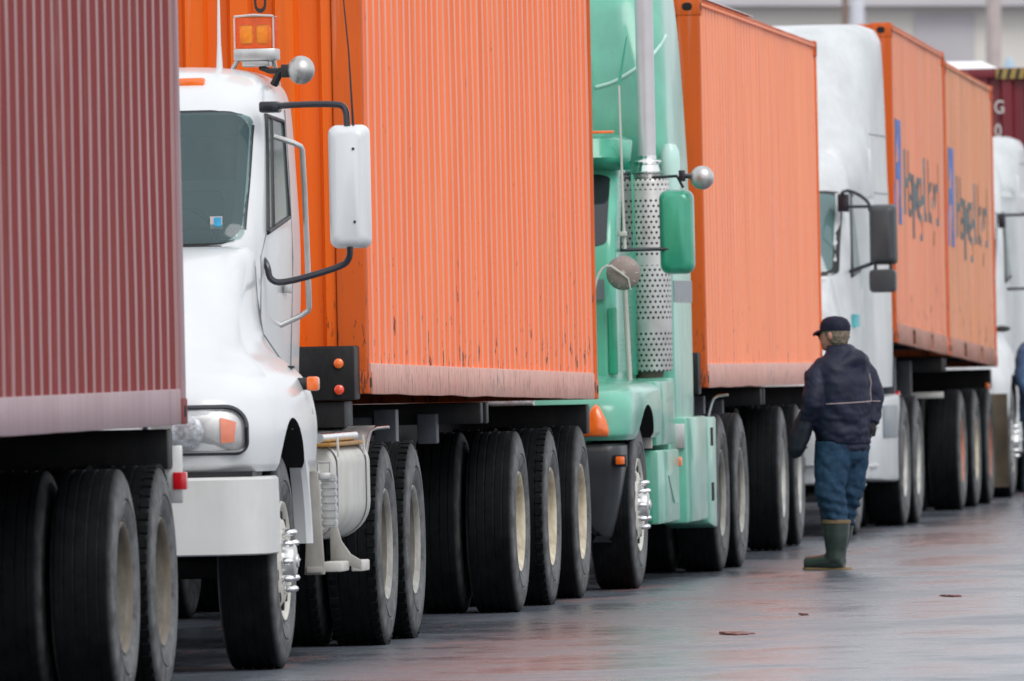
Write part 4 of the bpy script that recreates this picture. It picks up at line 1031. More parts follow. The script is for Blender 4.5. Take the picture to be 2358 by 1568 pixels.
# ------------------------------------------------------------------ trucks 3 and 4 : white aerodynamic sleepers
def aero_truck(name, label, mat, high=4.0, arms='black', rims='grey_rim'):
    T = empty(name); tag(T, label, 'truck', 'tractor trucks in the queue')
    sl = Shell([(1.12, 3.2, 4.9, 1.20, .1, .04), (1.5, 3.1, 4.9, 1.21, .15, .04), (2.62, 2.75, 4.9, 1.20, .3, .04), (2.8, 2.70, 4.9, 1.195, .35, .05), (high - .6, 3.1, 4.9, 1.185, .42, .06), (high - .15, 3.45, 4.88, 1.17, .4, .08), (high - .04, 3.6, 4.84, 1.13, .35, .1), (high, 3.8, 4.75, 1.05, .3, .15)], 5)
    sl.mb().build('sleeper', mat, T, 40)
    ca = Shell([(.95, 1.75, 3.3, 1.10, .2, .03), (1.5, 1.75, 3.3, 1.13, .22, .03), (2.0, 1.85, 3.3, 1.12, .32, .03), (2.65, 2.3, 3.3, 1.08, .36, .03), (2.85, 2.5, 3.3, 1.06, .4, .03), (3.1, 2.9, 3.3, 1.0, .3, .03)], 5)
    ca.mb().build('cab', mat, T, 40)
    front_patch(ca, -1.05, 1.05, 2.0, 2.67, .004, .12).build('windscreen_seal', 'rubber_trim', T); front_patch(ca, -1.0, 1.0, 2.03, 2.65, .010, .12).build('windscreen', 'teal_glass', T)
    for sg in (1, -1):
        w_ = side_patch(ca, ((2.25, 2.02), (3.1, 2.08), (3.1, 2.6), (2.68, 2.62)), .006, sg, .15).build('side_window', 'pale_glass', T)
        rg = [(sg * (ca.sx(p[0], p[1]) + .004), p[0], p[1]) for p in ((2.22, 2.0), (3.12, 2.06), (3.12, 2.62), (2.65, 2.64))]
        MB().tube(rg + [rg[0]], .016, 8).build('window_frame', 'rubber_trim', w_)
    hd = Shell([(.55, .10, 1.9, 1.20, .3, .03), (.8, .04, 1.9, 1.25, .35, .03), (1.05, .05, 1.9, 1.26, .38, .05), (1.3, .2, 1.9, 1.22, .42, .06), (1.5, .45, 1.9, 1.12, .45, .08), (1.75, .95, 1.9, 1.05, .4, .06), (1.98, 1.6, 1.9, 1.0, .25, .05)], 5)
    o = hd.mb().build('hood', mat, T, 40)
    for sg in (1, -1): cut(o, MB().lathe([(min(sg * .86, sg * 1.5), .62), (max(sg * .86, sg * 1.5), .62)], 'x', 64, (0, 1.0, .52)))
    inner_dark(o, lambda c, n: (abs(math.hypot(c.y - 1.0, c.z - .52) - .62) < .012 and abs(n.x) < .25) or (abs(abs(c.x) - .86) < .004 and abs(n.x) > .9))
    MB().box(-.6, .6, .02, .1, .75, 1.3, .03).build('grille', 'grey_plastic', T)
    for sg in (1, -1):
        def X2(a, b_): return min(sg * a, sg * b_), max(sg * a, sg * b_)
        rows = []
        for f, off in ((1, .004), (.95, .02), (.5, .026), (.03, .028)):
            pl = rrect(.72, 1.14, .88, 1.10, .06, 4); cx, cz = .93, .99
            rows.append([(sg * (cx + (x - cx) * f), hd.fy(cx + (x - cx) * f, cz + (z - cz) * f) - off, cz + (z - cz) * f) for x, z in pl])
        MB().quadgrid(rows, True, False, True).build('headlight', 'lamp_glass', T, 60)
        MB().prism([(1.66, .42), (4.9, .36), (4.95, .42), (4.95, 1.06), (1.70, 1.0)], 'x', *X2(1.0, 1.25), .03).build('side_skirt', 'white2', T)
        MB().box(*X2(1.15, 1.262), 3.3, 4.6, .72, .98, .01).build('skirt_panel', 'grey_decal', T)
        s_ = MB()
        for z in (.50, .80): s_.box(*X2(1.08, 1.27), 2.0, 2.7, z, z + .03, .005)
        s_.build('side_step', 'alu', T)
        MB().box(*X2(1.085, 1.205 if False else 1.14), 3.02, 3.28, 1.3, 2.0, .01).build('side_extender', mat, T)
        if arms == 'black':
            mm = mirror_body(T, *X2(1.285, 1.50), 2.0, 2.08, 2.55, 'grey_plastic', .14, .035)
            MB().prism(rrect(*X2(1.285, 1.49), 1.865, 2.045, .035, 5), 'y', 1.92, 2.07, .012).build('lower_mirror', 'grey_plastic', mm)
            MB().tube([(sg * 1.33, 2.0, 2.03), (sg * 1.33, 2.0, 2.1)], .014, 8).tube([(sg * 1.45, 2.0, 2.03), (sg * 1.45, 2.0, 2.1)], .014, 8).build('mirror_joint', 'navy_tube', mm)
            MB().tube([(sg * 1.04, 2.3, 2.62), (sg * 1.10, 2.0, 2.67), (sg * 1.2, 2.0, 2.64), (sg * 1.29, 2.0, 2.57), (sg * 1.295, 2.0, 2.5)], .014, 8, True, 1).tube([(sg * 1.06, 2.2, 2.54), (sg * 1.3, 2.0, 2.535)], .013, 8).tube([(sg * 1.07, 2.2, 2.02), (sg * 1.3, 2.0, 2.09)], .016, 8).box(*X2(1.04, 1.10), 2.1, 2.25, 1.94, 2.04, .01).box(*X2(1.03, 1.12), 2.15, 2.3, 2.5, 2.64, .01).build('mirror_arm', 'navy_tube', mm)
        else:
            mm = mirror_body(T, *X2(1.36, 1.57), 2.0, 2.0, 2.55, mat, .14, .035)
            MB().tube([(sg * 1.10, 2.05, 2.62), (sg * 1.45, 2.0, 2.62), (sg * 1.46, 2.0, 2.5)], .014, 8).box(*X2(1.08, 1.15), 2.02, 2.12, 2.5, 2.64, .01).build('mirror_arm', 'navy_tube', mm); MB().tube([(sg * 1.15, 2.05, 1.93), (sg * 1.45, 2.0, 1.93), (sg * 1.46, 2.0, 2.1)], .014, 8).build('mirror_arm', 'navy_tube', mm)
            MB().ball((sg * 1.15, 1.2, 1.56), .05, (1.6, 1, .6)).build('hood_mirror', 'rubber_trim', T)
        # roof fairing seams
        MB().tube([(sg * (sl.sx(y, 3.12) + .002), y, 3.12) for y in (3.3, 3.8, 4.3, 4.85)], .005, 6).build('fairing_seam', 'grey_decal', T)
        MB().tube([(sg * (sl.sx(y, 2.66) + .002), y, 2.66) for y in (3.5, 4.0, 4.85)], .005, 6).build('fairing_seam', 'grey_decal', T)
        # recess where cab meets fairing
        MB().prism([(3.0, 2.62), (3.4, 2.62), (3.3, 2.95), (3.1, 3.0)], 'x', *X2(1.17, 1.212), .004).build('fairing_window', 'white2', T)
    MB().box(-1.05, 1.05, .2, 1.7, .4, .58, .05).build('bumper', 'white2', T)
    tractor_frame(T, .5, 7.0)
    steer_axle(T, 1.0, rims, 1.25)
    drive_axles(T, [5.2, 6.5], 'grey_rim', False, 1.27)
    fifth(T, 5.9)
    return T
T3 = aero_truck('tractor_truck', 'white high roof sleeper truck with black mirrors, behind the man in the cap', 'white2', 4.0)
place(T3, 1.323, 99.45, 6.5)
MB().box(1.13, 1.16, 2.1, 2.45, 1.60, 1.70, 0).build('teal_lettering', 'teal_mark', T3)
T4 = aero_truck('tractor_truck', 'farthest white truck at the right edge, under the dark maroon container', 'white2', 3.38, 'thin', 'white_rim')
place(T4, 3.30, 119.55, 6.0)

# ------------------------------------------------------------------ thin snow lying on roof edges
def snow(X0, Y0, yaw, y0, y1, x0, x1, z, label, tilt=0, h=.06):
    b = MB(); rows = []; n = 26
    for k in range(n + 1):
        t = k / n; y = y0 + (y1 - y0) * t; env = max(.02, sin(pi * min(1, max(0, t))) ** .5)
        hh = h * env * (.8 + .4 * noise.noise(Vector((y * 1.5, 0, X0))))
        rows.append([(x0 + (x1 - x0) * j / 8, y, tilt * y + hh * (max(0, 1 - abs(2 * j / 8 - 1) ** 12)) + .0) for j in range(9)] + [(x1, y, tilt * y - .004), (x0, y, tilt * y - .004)])
    b.quadgrid(rows, True, True, True); o = b.build('snow', 'snow', None, 60)
    place(o, X0, Y0, yaw, 0, z); tag(o, label, 'snow'); return o
X, Y = lineat(1.363, 87.2, 5.0, -.8)
snow(X, Y, 5.0, .2, 5.3, -2.1, -.06, 1.215 + 2.60, 'thin strip of white snow along the salmon orange container roof edge', -.003, .06)
snow(5.25, 126.2, 6.0, .1, 3.0, -2.4, -.55, 1.2 + 2.875, 'white snow layer on the dark maroon container roof', 0, .13)

# ------------------------------------------------------------------ people
def ell(c, rx, ry, ang, n=24, tilt=(0, 0)):
    ca, sa = cos(ang), sin(ang); out = []
    for k in range(n):
        t = 2 * pi * k / n; u, v = rx * cos(t), ry * sin(t)
        dx, dy = u * ca - v * sa, u * sa + v * ca
        out.append((c[0] + dx, c[1] + dy, c[2] + dx * tilt[0] + dy * tilt[1]))
    return out
def organic(name, mb, mat, parent, voxel=.010, smooth=6, wrinkle=None, loc=None):
    o = mb.build(name, mat, None, 180)
    m = o.modifiers.new('r', 'REMESH'); m.mode = 'VOXEL'; m.voxel_size = voxel
    s = o.modifiers.new('s', 'SMOOTH'); s.factor = .5; s.iterations = smooth
    bake(o)
    me = o.data
    if wrinkle:
        me.update(); nr = [v.normal.copy() for v in me.vertices]
        for v, n_ in zip(me.vertices, nr): v.co += n_ * wrinkle(v.co)
    for p in me.polygons: p.use_smooth = True
    me.materials.clear(); me.materials.append(mat if not isinstance(mat, str) else M[mat])
    if parent: o.parent = parent
    return o
M['skin'] = cloth_mat('skin', (.52, .24, .17), .55, .12, 30)
M['grey_hair'] = cloth_mat('grey_brown_hair', (.21, .165, .12), .7, .5, 60)
M['cap'] = cloth_mat('navy_cap', (.012, .012, .030), .6, .3)
M['cap'].node_tree.nodes['Principled BSDF'].inputs['Specular IOR Level'].default_value = .2
M['jacket'] = cloth_mat('dark_navy_jacket', (.011, .013, .034), .6, .4, 14, .06)
M['jacket'].node_tree.nodes['Principled BSDF'].inputs['Specular IOR Level'].default_value = .3
M['jeans'] = cloth_mat('blue_jeans', (.018, .048, .090), .75, .4, 22)
M['jeans'].node_tree.nodes['Principled BSDF'].inputs['Specular IOR Level'].default_value = .2
M['boot'] = cloth_mat('dark_green_rubber', (.022, .038, .030), .38, .25, 10, .2)
M['boot_sole'] = cloth_mat('tan_sole', (.25, .16, .07), .6, .2)
M['cuff'] = cloth_mat('brown_boot_cuff', (.17, .11, .05), .6, .2)
M['piping'] = cloth_mat('grey_pink_piping', (.42, .34, .34), .5, .2)
M['bag'] = cloth_mat('blue_black_bag', (.012, .016, .026), .6, .3, 14, .1)
M['bag'].node_tree.nodes['Principled BSDF'].inputs['Specular IOR Level'].default_value = .2
M['blue_coat'] = cloth_mat('blue_coat', (.05, .11, .22), .6, .3)
M['dark_trouser'] = cloth_mat('slate_trousers', (.03, .06, .09), .7, .3)
M['glove'] = cloth_mat('black_glove', (.010, .010, .012), .6, .2)

def hand(mb, wrist, d, up, side, s=1.0, curl=.5):
    """palm plus four fingers and a thumb; d: direction of the hand, up: back of hand, side: towards the thumb"""
    w = Vector(wrist); d = Vector(d).normalized(); up = Vector(up); up = (up - d * up.dot(d)).normalized(); sd = Vector(side); sd = (sd - d * sd.dot(d) - up * sd.dot(up)).normalized()
    mb.tube([w - d * .02, w + d * .03, w + d * .08 * s], [.024, .034, .030], 12)
    for k, (off, ln) in enumerate(((.027, .068), (.009, .077), (-.009, .072), (-.027, .056))):
        p = w + d * .075 * s + sd * off; pts = [p]
        dd = d.copy()
        for j in range(3):
            dd = (dd * cos(curl * .6) - up * sin(curl * .6)).normalized(); pts.append(pts[-1] + dd * ln * (.42, .32, .26)[j] * s)
        mb.tube(pts, [.0095, .0090, .0082, .0065], 8)
    p = w + d * .025 + sd * .024
    mb.tube([p, p + (sd * .7 + d * .7) * .035, p + (sd * .35 + d * .9 - up * .3).normalized() * .07], [.012, .010, .0075], 8)

def man():
    e = empty('person')
    F_ = Vector((-.85, .50, 0)).normalized(); S_ = Vector((-F_.y, F_.x, 0))      # facing; S_ = his left
    A = math.atan2(F_.y, F_.x) + pi / 2      # ellipse long axis across the shoulders
    # body
    b = MB()
    hc = Vector((.035, .02, 1.565))
    rows = []
    for z, r1, r2, f in ((-.115, .03, .03, .045), (-.105, .045, .05, .04), (-.07, .062, .07, .028), (-.03, .070, .085, .015), (.01, .074, .094, .004), (.05, .072, .092, -.006), (.08, .058, .072, -.008), (.10, .03, .04, -.008)):
        c = hc + F_ * f + Vector((0, 0, z)); rows.append(ell(c, r1, r2, A))
    b.quadgrid(rows, True, True, True)
    b.ball(tuple(hc + F_ * .108 + Vector((0, 0, -.025))), .016, (1, 1, 1.5), 12)          # nose
    b.ball(tuple(hc + F_ * .088 + Vector((0, 0, -.065))), .018, (1.1, 1.1, .6), 12)        # mouth
    for sg in (1, -1):
        b.ball(tuple(hc + S_ * sg * .076 - F_ * .008 + Vector((0, 0, -.015))), .024, (.7, .9, 1.35), 12)
        b.ball(tuple(hc + S_ * sg * .032 + F_ * .082 + Vector((0, 0, .0))), .013, (1, 1, .8), 10)
    b.tube([(.075, .03, 1.40), tuple(hc + Vector((.012, 0, -.08)))], [.062, .055], 16)
    b.quadgrid([ell((.09, .03, z), rx, ry, A) for z, rx, ry in ((.80, .17, .12), (.95, .17, .13), (1.15, .19, .13), (1.33, .19, .11), (1.42, .08, .07))], True, True, True)
    LS, LE, LH = Vector((-.045, -.08, 1.33)), Vector((-.105, -.15, 1.08)), Vector((-.165, -.03, .93))
    RS, RE, RH = Vector((.225, .12, 1.335)), Vector((.295, .12, 1.12)), Vector((.285, .05, .965))
    b.tube([LS, LE], [.05, .04], 12).tube([LE, LH], [.038, .026], 12)
    b.tube([RS, RE], [.05, .04], 12).tube([RE, RH], [.038, .026], 12)
    legs = (((.03, -.05, .84), (.000, -.07, .53), (.045, -.04, .32), (.045, -.03, .09)), ((.15, .07, .84), (.135, .10, .54), (.08, .17, .32), (.05, .20, .09)))
    for h, k, m_, a in legs:
        b.tube([h, k, m_, a], [.085, .058, .052, .038], 14); b.tube([a, (a[0] - .11, a[1] + .06, .045)], [.04, .03], 12)
    body = organic('body', b, 'skin', e, .009, 3)
    # hands as part of the body surface
    hb = MB(); hand(hb, LH, (-.25, .3, -.9), (-.9, -.2, .2), (-.3, .9, 0), curl=.9); organic('glove', hb, 'glove', e, .004, 2)
    hb = MB(); hand(hb, RH, (-.12, .1, -1), (.9, 0, 0), (-.6, .8, 0), curl=.45); organic('glove', hb, 'glove', e, .004, 2)
    # jacket
    j = MB()
    def jr(z, cx, cy, rx, ry): return ell((cx, cy, z), rx, ry, A, 28)
    rows = [jr(.79, .095, .02, .185, .150), jr(.82, .09, .02, .200, .165), jr(.90, .085, .015, .215, .175), jr(1.0, .085, .01, .225, .182), jr(1.12, .09, .005, .235, .180), jr(1.24, .095, .01, .245, .170), jr(1.33, .095, .015, .235, .150), jr(1.40, .09, .02, .19, .125), jr(1.45, .08, .02, .12, .10), jr(1.49, .065, .02, .085, .08)]
    j.quadgrid(rows, True, True, True)
    j.tube([LS + Vector((.03, .03, .02)), LS + Vector((-.035, -.01, -.06)), LE + Vector((0, 0, .06)), LE], [.085, .092, .080, .074], 18)
    j.tube([LE + Vector((0, 0, .03)), LE.lerp(LH, .5), LH + Vector((0, 0, .02))], [.076, .066, .052], 18)
    j.tube([RS + Vector((-.04, 0, .01)), RS + Vector((.02, 0, -.06)), RE + Vector((-.01, 0, .06)), RE], [.085, .088, .076, .070], 18)
    j.tube([RE + Vector((0, 0, .03)), RE.lerp(RH, .5), RH + Vector((0, 0, .0))], [.070, .060, .050], 18)
    # hood lying on the back
    Bk = -F_
    hd_ = [Vector((.085, .02, 1.40 - abs(q) * .35)) + Bk * (.115 - abs(q) * .25) + S_ * q for q in (-.17, -.12, -.06, 0, .06, .12, .17)]
    j.tube(hd_, [.03, .05, .062, .068, .062, .05, .03], 18)
    hd2_ = [p + Vector((0, 0, -.055)) + Bk * .01 for p in hd_[1:-1]]; j.tube(hd2_, [.02, .045, .055, .045, .02], 16)
    def wr(co):
        a = noise.noise(Vector((co.x * 5, co.y * 5, co.z * 13))); b_ = noise.noise(Vector((co.x * 14 + 3, co.y * 14, co.z * 30)))
        low = max(0, min(1, (1.18 - co.z) / .3))
        c_ = noise.noise(Vector((co.x * 9 + co.z * 9, co.y * 9 - co.z * 5, co.z * 4 + 7)))
        d_ = noise.noise(Vector((co.x * 22 + co.z * 16, co.y * 22, co.z * 12)))
        return .006 * a * (.3 + 1.6 * low) + .012 * c_ * (1 - .5 * low) + .007 * b_ * (.3 + 1.1 * low) + .005 * abs(d_) - (.010 if abs(co.z - .825) < .010 else 0)
    jk = organic('jacket', j, M['jacket'], e, .009, 8, wr)
    # piping lines: rings traced on the back of the jacket
    from mathutils.bvhtree import BVHTree
    bv = BVHTree.FromPolygons([v.co for v in jk.data.vertices], [p.vertices[:] for p in jk.data.polygons])
    def trace(pts, r):
        out = []
        for p in pts:
            c = Vector((.09, .02, p[2])); d = (Vector(p) - c); d.normalize(); c2 = Vector(p) + d * .5
            hit = bv.ray_cast(c2, -d)
            if hit[0]: out.append(hit[0] + d * .002)
        if len(out) > 2: return out
    for pts in ([(.09 + cos(t) * .2, .02 + sin(t) * .2, 1.105 + .012 * cos(t)) for t in [R(-118 + 7 * k) for k in range(19)]],
                [(.09 + cos(R(-12)) * .2, .02 + sin(R(-12)) * .2, 1.12 + .02 * k) for k in range(10)]):
        pl = trace(pts, .003)
        if pl: MB().tube(pl, .0032, 6).build('piping', M['piping'], jk)
    # jeans
    t = MB()
    t.quadgrid([ell((.09, .02, z), rx, ry, A, 24) for z, rx, ry in ((.90, .165, .13), (.82, .185, .150), (.74, .175, .145), (.70, .14, .11))], True, True, True)
    for i, (h, k, m_, a) in enumerate(legs):
        h, k, m_ = Vector(h), Vector(k), Vector(m_)
        t.tube([h + Vector((0, 0, 0)), h.lerp(k, .4), k, k.lerp(m_, .5), m_ + Vector((0, 0, -.01))], [.126, .120, .100, .088, .084], 20)
    def wj(co):
        l = max(0, min(1, (.62 - co.z) / .2))
        return .011 * noise.noise(Vector((co.x * 9, co.y * 9, co.z * 14 + co.x * 14))) * (.7 + l) + .007 * abs(noise.noise(Vector((co.x * 24, co.y * 24, co.z * 20 + co.x * 20)))) + .006 * l * sin(co.z * 95 + co.x * 25)
    organic('jeans', t, M['jeans'], e, .010, 6, wj)
    # rubber boots
    for i, (h, k, m_, a) in enumerate(legs):
        m_, a = Vector(m_), Vector(a); toe = Vector((a.x - .200, a.y + (.10 if i == 0 else .07), .035)); heel = a + Vector((.055, -.015, -.045))
        bt = MB(); bt.tube([m_ + Vector((0, 0, .012)), m_.lerp(a, .4), a + Vector((0, 0, .04)), a + Vector((.0, 0, -.03))], [.092, .086, .070, .066], 24)
        bt.tube([heel, a + Vector((-.03, .01, -.035)), a.lerp(toe, .55) + Vector((0, 0, -.015)), toe + Vector((0, 0, .005))], [.050, .056, .050, .043], 18)
        def flat(co, bt=bt): return 0
        o = organic('boot', bt, M['boot'], e, .008, 4)
        for v in o.data.vertices: v.co.z = max(.012, v.co.z)
        fw = (toe - heel); fw.z = 0; fw.normalize(); sdv = Vector((-fw.y, fw.x, 0)); out = []
        L_ = (Vector((toe.x, toe.y, 0)) - Vector((heel.x, heel.y, 0))).length
        prof = [(-.052, .0), (-.045, .034), (0, .046), (.06, .040), (.12, .047), (L_ - .02, .042), (L_ + .004, .030), (L_ + .022, 0)]
        pts = [heel + fw * u + sdv * w_ for u, w_ in prof] + [heel + fw * u - sdv * w_ for u, w_ in reversed(prof[1:-1])]
        MB().prism([(p.x, p.y) for p in pts], 'z', .0, .014, .003).build('boot_sole', M['boot_sole'], o)
        MB().lathe([(-.012, .093), (-.010, .096), (.010, .096), (.013, .092)], 'z', 28, tuple(m_)).build('boot_cuff', M['cuff'], o)
    # hair round the back of the head, and cap
    hr = MB(); rows = []
    for z, r1, r2, f in ((-.085, .045, .040, -.035), (-.06, .066, .066, -.025), (-.02, .080, .092, -.014), (.02, .084, .098, -.010), (.045, .083, .098, -.008)):
        rows.append(ell(hc + F_ * f + Vector((0, 0, z)), r1, r2, A))
    hr.quadgrid(rows, True, True, True)
    organic('hair', hr, M['grey_hair'], e, .006, 2, lambda co: .004 * noise.noise(co * 60) + .003 * noise.noise(Vector((co.x * 40, co.y * 40, co.z * 12))))
    cp = MB(); rows = []
    for z, r in ((.018, 1.0), (.045, 1.01), (.07, .95), (.095, .78), (.110, .5), (.117, .05)):
        rows.append(ell(hc + F_ * (-.004) + Vector((0, 0, z)), .088 * r, .106 * r, A, 28, (0, 0)))
    cp.quadgrid(rows, True, False, True)
    c_ = cp.build('cap', M['cap'], e, 70)
    br = MB(); rows = []
    for f, w_, dz in ((.085, .070, .03), (.12, .066, .022), (.15, .052, .008), (.165, .03, -.004)):
        rows.append([hc + F_ * (f - abs(s) ** 2 * .03) + S_ * w_ * s + Vector((0, 0, dz - .012 * s * s)) for s in (-1, -.75, -.5, -.25, 0, .25, .5, .75, 1)])
    br.quadgrid(rows); br.quadgrid([[p - Vector((0, 0, .006)) for p in r] for r in rows])
    br.build('cap_brim', M['cap'], c_, 60)
    return e
P1 = man(); P1.location = (2.09, 85.8, gz(2.09, 85.8)); P1.scale = (.995, .995, .995)
tag(P1, 'man in navy cap, dark jacket, jeans and green rubber boots standing on the wet road', 'person')
# bag hanging from his left hand
bgm = MB()
rows = []
for z, cx, cy, rx, ry in ((.72, -.262, -.02, .012, .02), (.735, -.260, -.02, .038, .07), (.78, -.248, -.02, .056, .11), (.88, -.222, -.02, .066, .12), (.98, -.192, -.02, .060, .11), (1.05, -.17, -.03, .042, .08), (1.09, -.165, -.04, .02, .03)):
    rows.append(ell((cx, cy, z), rx, ry, .25, 20))
bgm.quadgrid(rows, True, True, True)
bag = organic('bag', bgm, M['bag'], None, .009, 3, lambda co: .008 * noise.noise(Vector((co.x * 9, co.y * 9, co.z * 14))))
bag.location = P1.location + Vector((.03, -.02, .01)); tag(bag, 'dark soft bag hanging in front of the man in the navy cap', 'bag')

def second_person():
    e = empty('person'); b = MB()
    hc = Vector((0, 0, 1.62))
    b.quadgrid([ell(hc + Vector((0, -f, z)), r1, r2, 0) for z, r1, r2, f in ((-.115, .035, .035, .04), (-.07, .062, .07, .025), (0, .074, .094, .0), (.05, .072, .092, -.006), (.10, .03, .04, -.008))], True, True, True)
    b.ball((0, -.10, 1.60), .016, (1, 1, 1.5), 12)
    for sg in (1, -1): b.ball((sg * .077, 0, 1.61), .022, (.6, .9, 1.3), 12)
    b.tube([(0, 0, 1.42), (0, 0, 1.54)], [.062, .055], 14)
    b.quadgrid([ell((0, 0, z), rx, ry, 0) for z, rx, ry in ((.85, .16, .11), (1.15, .17, .12), (1.38, .18, .10), (1.46, .08, .07))], True, True, True)
    for sg in (1, -1):
        b.tube([(sg * .19, 0, 1.38), (sg * .26, .02, 1.12), (sg * .24, -.08, .90)], [.05, .04, .028], 12)
        b.tube([(sg * .09, 0, .88), (sg * .10, 0, .50), (sg * .10, .02, .09)], [.085, .055, .04], 12).tube([(sg * .10, .02, .05), (sg * .11, -.14, .045)], [.045, .035], 10)
    organic('body', b, 'skin', e, .010, 3)
    for sg in (1, -1):
        h = MB(); hand(h, (sg * .24, -.08, .90), (0, -.15, -1), (sg, 0, 0), (0, -1, 0), curl=.5); organic('hand', h, 'skin', e, .004, 2)
    j = MB(); j.quadgrid([ell((0, 0, z), rx, ry, 0) for z, rx, ry in ((.72, .20, .15), (.95, .20, .155), (1.2, .215, .16), (1.38, .20, .13), (1.47, .11, .09), (1.51, .09, .08))], True, True, True)
    for sg in (1, -1): j.tube([(sg * .16, 0, 1.38), (sg * .22, 0, 1.33), (sg * .275, .02, 1.12), (sg * .25, -.07, .93)], [.085, .085, .072, .055], 16)
    organic('jacket', j, M['blue_coat'], e, .011, 6, lambda co: .010 * noise.noise(Vector((co.x * 7, co.y * 7, co.z * 14))))
    t = MB(); t.quadgrid([ell((0, 0, z), rx, ry, 0) for z, rx, ry in ((.92, .16, .12), (.80, .17, .13), (.74, .15, .12))], True, True, True)
    for sg in (1, -1): t.tube([(sg * .085, 0, .84), (sg * .10, 0, .5), (sg * .10, .02, .08)], [.105, .085, .078], 16)
    organic('trousers', t, M['dark_trouser'], e, .011, 6, lambda co: .009 * noise.noise(Vector((co.x * 8, co.y * 8, co.z * 14))))
    for sg in (1, -1):
        s_ = MB().tube([(sg * .10, .06, .05), (sg * .10, 0, .055), (sg * .112, -.16, .045)], [.045, .05, .036], 14); o = organic('shoe', s_, M['cap'], e, .009, 3)
        for v in o.data.vertices: v.co.z = max(.0, v.co.z)
    c = MB(); c.quadgrid([ell(hc + Vector((0, 0, z)), .086 * r, .104 * r, 0, 24) for z, r in ((.0, 1), (.05, 1.0), (.09, .75), (.112, .1))], True, False, True); c.build('hair', M['grey_hair'], e, 70)
    return e
P2 = second_person(); PX, PY = 4.70, 116.6
P2.location = (PX, PY, gz(PX, PY)); P2.rotation_euler = (0, 0, R(60))
tag(P2, 'person in blue coat and slate trousers at the far right edge beside the trucks', 'person')

# ------------------------------------------------------------------ road
def road_mat():
    m, n, l, p = nt('wet_asphalt')
    big = tex(n, l, (1, .5, 1), .55, 4, .6)
    fine = tex(n, l, (1, .7, 1), 14, 6, .7, (4, 4, 0))
    mid = tex(n, l, (1, 1.1, 1), 1.7, 6, .68, (9, 1, 0))
    base = ramp(n, l, fine, .3, .7, (.066, .077, .094), (.145, .162, .19))
    # rust-coloured run-off along the queue
    stain = ramp(n, l, tex(n, l, (1.3, .30, 1), 1.0, 7, .70, (2.4, 7.3, 0)), .55, .66)
    tc = n.new('ShaderNodeTexCoord'); sx = n.new('ShaderNodeSeparateXYZ'); l.new(tc.outputs['Object'], sx.inputs[0])
    near = n.new('ShaderNodeMapRange'); near.inputs[1].default_value = 1.9; near.inputs[2].default_value = .7; l.new(sx.outputs['X'], near.inputs[0])
    ms = n.new('ShaderNodeMath'); ms.operation = 'MULTIPLY'; l.new(stain, ms.inputs[0]); l.new(near.outputs[0], ms.inputs[1])
    ms2 = n.new('ShaderNodeMath'); ms2.operation = 'MULTIPLY'; ms2.inputs[1].default_value = .6; l.new(ms.outputs[0], ms2.inputs[0])
    c = mix(n, l, ms2.outputs[0], base, (.26, .10, .08))
    l.new(c, p.inputs['Base Color'])
    wet = ramp(n, l, mid, .40, .62)
    rr = n.new('ShaderNodeMapRange'); rr.inputs[3].default_value = .14; rr.inputs[4].default_value = .40
    wv = n.new('ShaderNodeMath'); wv.operation = 'MULTIPLY_ADD'; wv.inputs[1].default_value = .35; l.new(wet, wv.inputs[0]); l.new(ramp(n, l, big, .44, .56, (0, 0, 0), (.65, .65, .65)), wv.inputs[2]); l.new(wv.outputs[0], rr.inputs[0])
    ra = n.new('ShaderNodeMath'); ra.operation = 'MULTIPLY_ADD'; ra.inputs[1].default_value = .15; l.new(ms.outputs[0], ra.inputs[0]); l.new(rr.outputs[0], ra.inputs[2])
    l.new(ra.outputs[0], p.inputs['Roughness']); p.inputs['IOR'].default_value = 1.5
    h1 = n.new('ShaderNodeMath'); h1.operation = 'MULTIPLY_ADD'; h1.inputs[1].default_value = .22; l.new(fine, h1.inputs[0]); l.new(mid, h1.inputs[2])
    bump(n, l, p, h1.outputs[0], .035, .55)
    return m
M['road'] = road_mat()
def ground():
    b = MB(); ws = [-2500, -400, -80, -30, -16, -10, -7, -5, -3, -1.5, 0, 1.5, 3, 5, 7, 10, 16, 30, 80, 400, 2500]; us = [-500, -50, 0, 40, 70, 100, 130, 180, 260, 500, 1200, 4000]
    rows = [[(w, u, ROLL * 9 * math.tanh(w / 9)) for w in ws] for u in us]
    b.quadgrid(rows); o = b.build('road', 'road', None, 60); o.location = (-7.366, 0, 0); o.rotation_euler = (0, 0, -LA); return struct(o)
ground()

# ------------------------------------------------------------------ far background
M['wall_beige'] = simple('pale_beige_wall', (.74, .70, .64), .8, var=.06, vs=.12)
M['wall_lav'] = simple('grey_lavender_band', (.54, .51, .53), .7, var=.12, vs=.3)
M['post_white'] = simple('pale_post', (.66, .67, .72), .6, var=.05)
M['post_brown'] = simple('brown_post', (.25, .17, .14), .7, var=.1)
M['post_pink'] = simple('pinkish_post', (.50, .42, .40), .7, var=.08)
M['pale_blue'] = simple('pale_blue_drum', (.38, .50, .60), .6, var=.15)
bY = 262
wh = empty('warehouse', None, (0, bY, 0)); tag(wh, 'pale beige warehouse with a grey lavender window band, far behind the queue', 'building')
MB().box(-60, 45, 0, 30, -1.5, 7.85, 0).build('wall', 'wall_beige', wh)
MB().box(-60.3, 45.3, -.5, 30.3, 7.85, 9.6, 0).build('upper_wall', 'wall_lav', wh)
for x0 in range(-56, 44, 8):
    MB().box(x0 + .1, x0 + 1.3, -.06, .02, 6.4 if x0 % 16 else 6.9, 7.7, .01).build('window', 'wall_lav', wh)
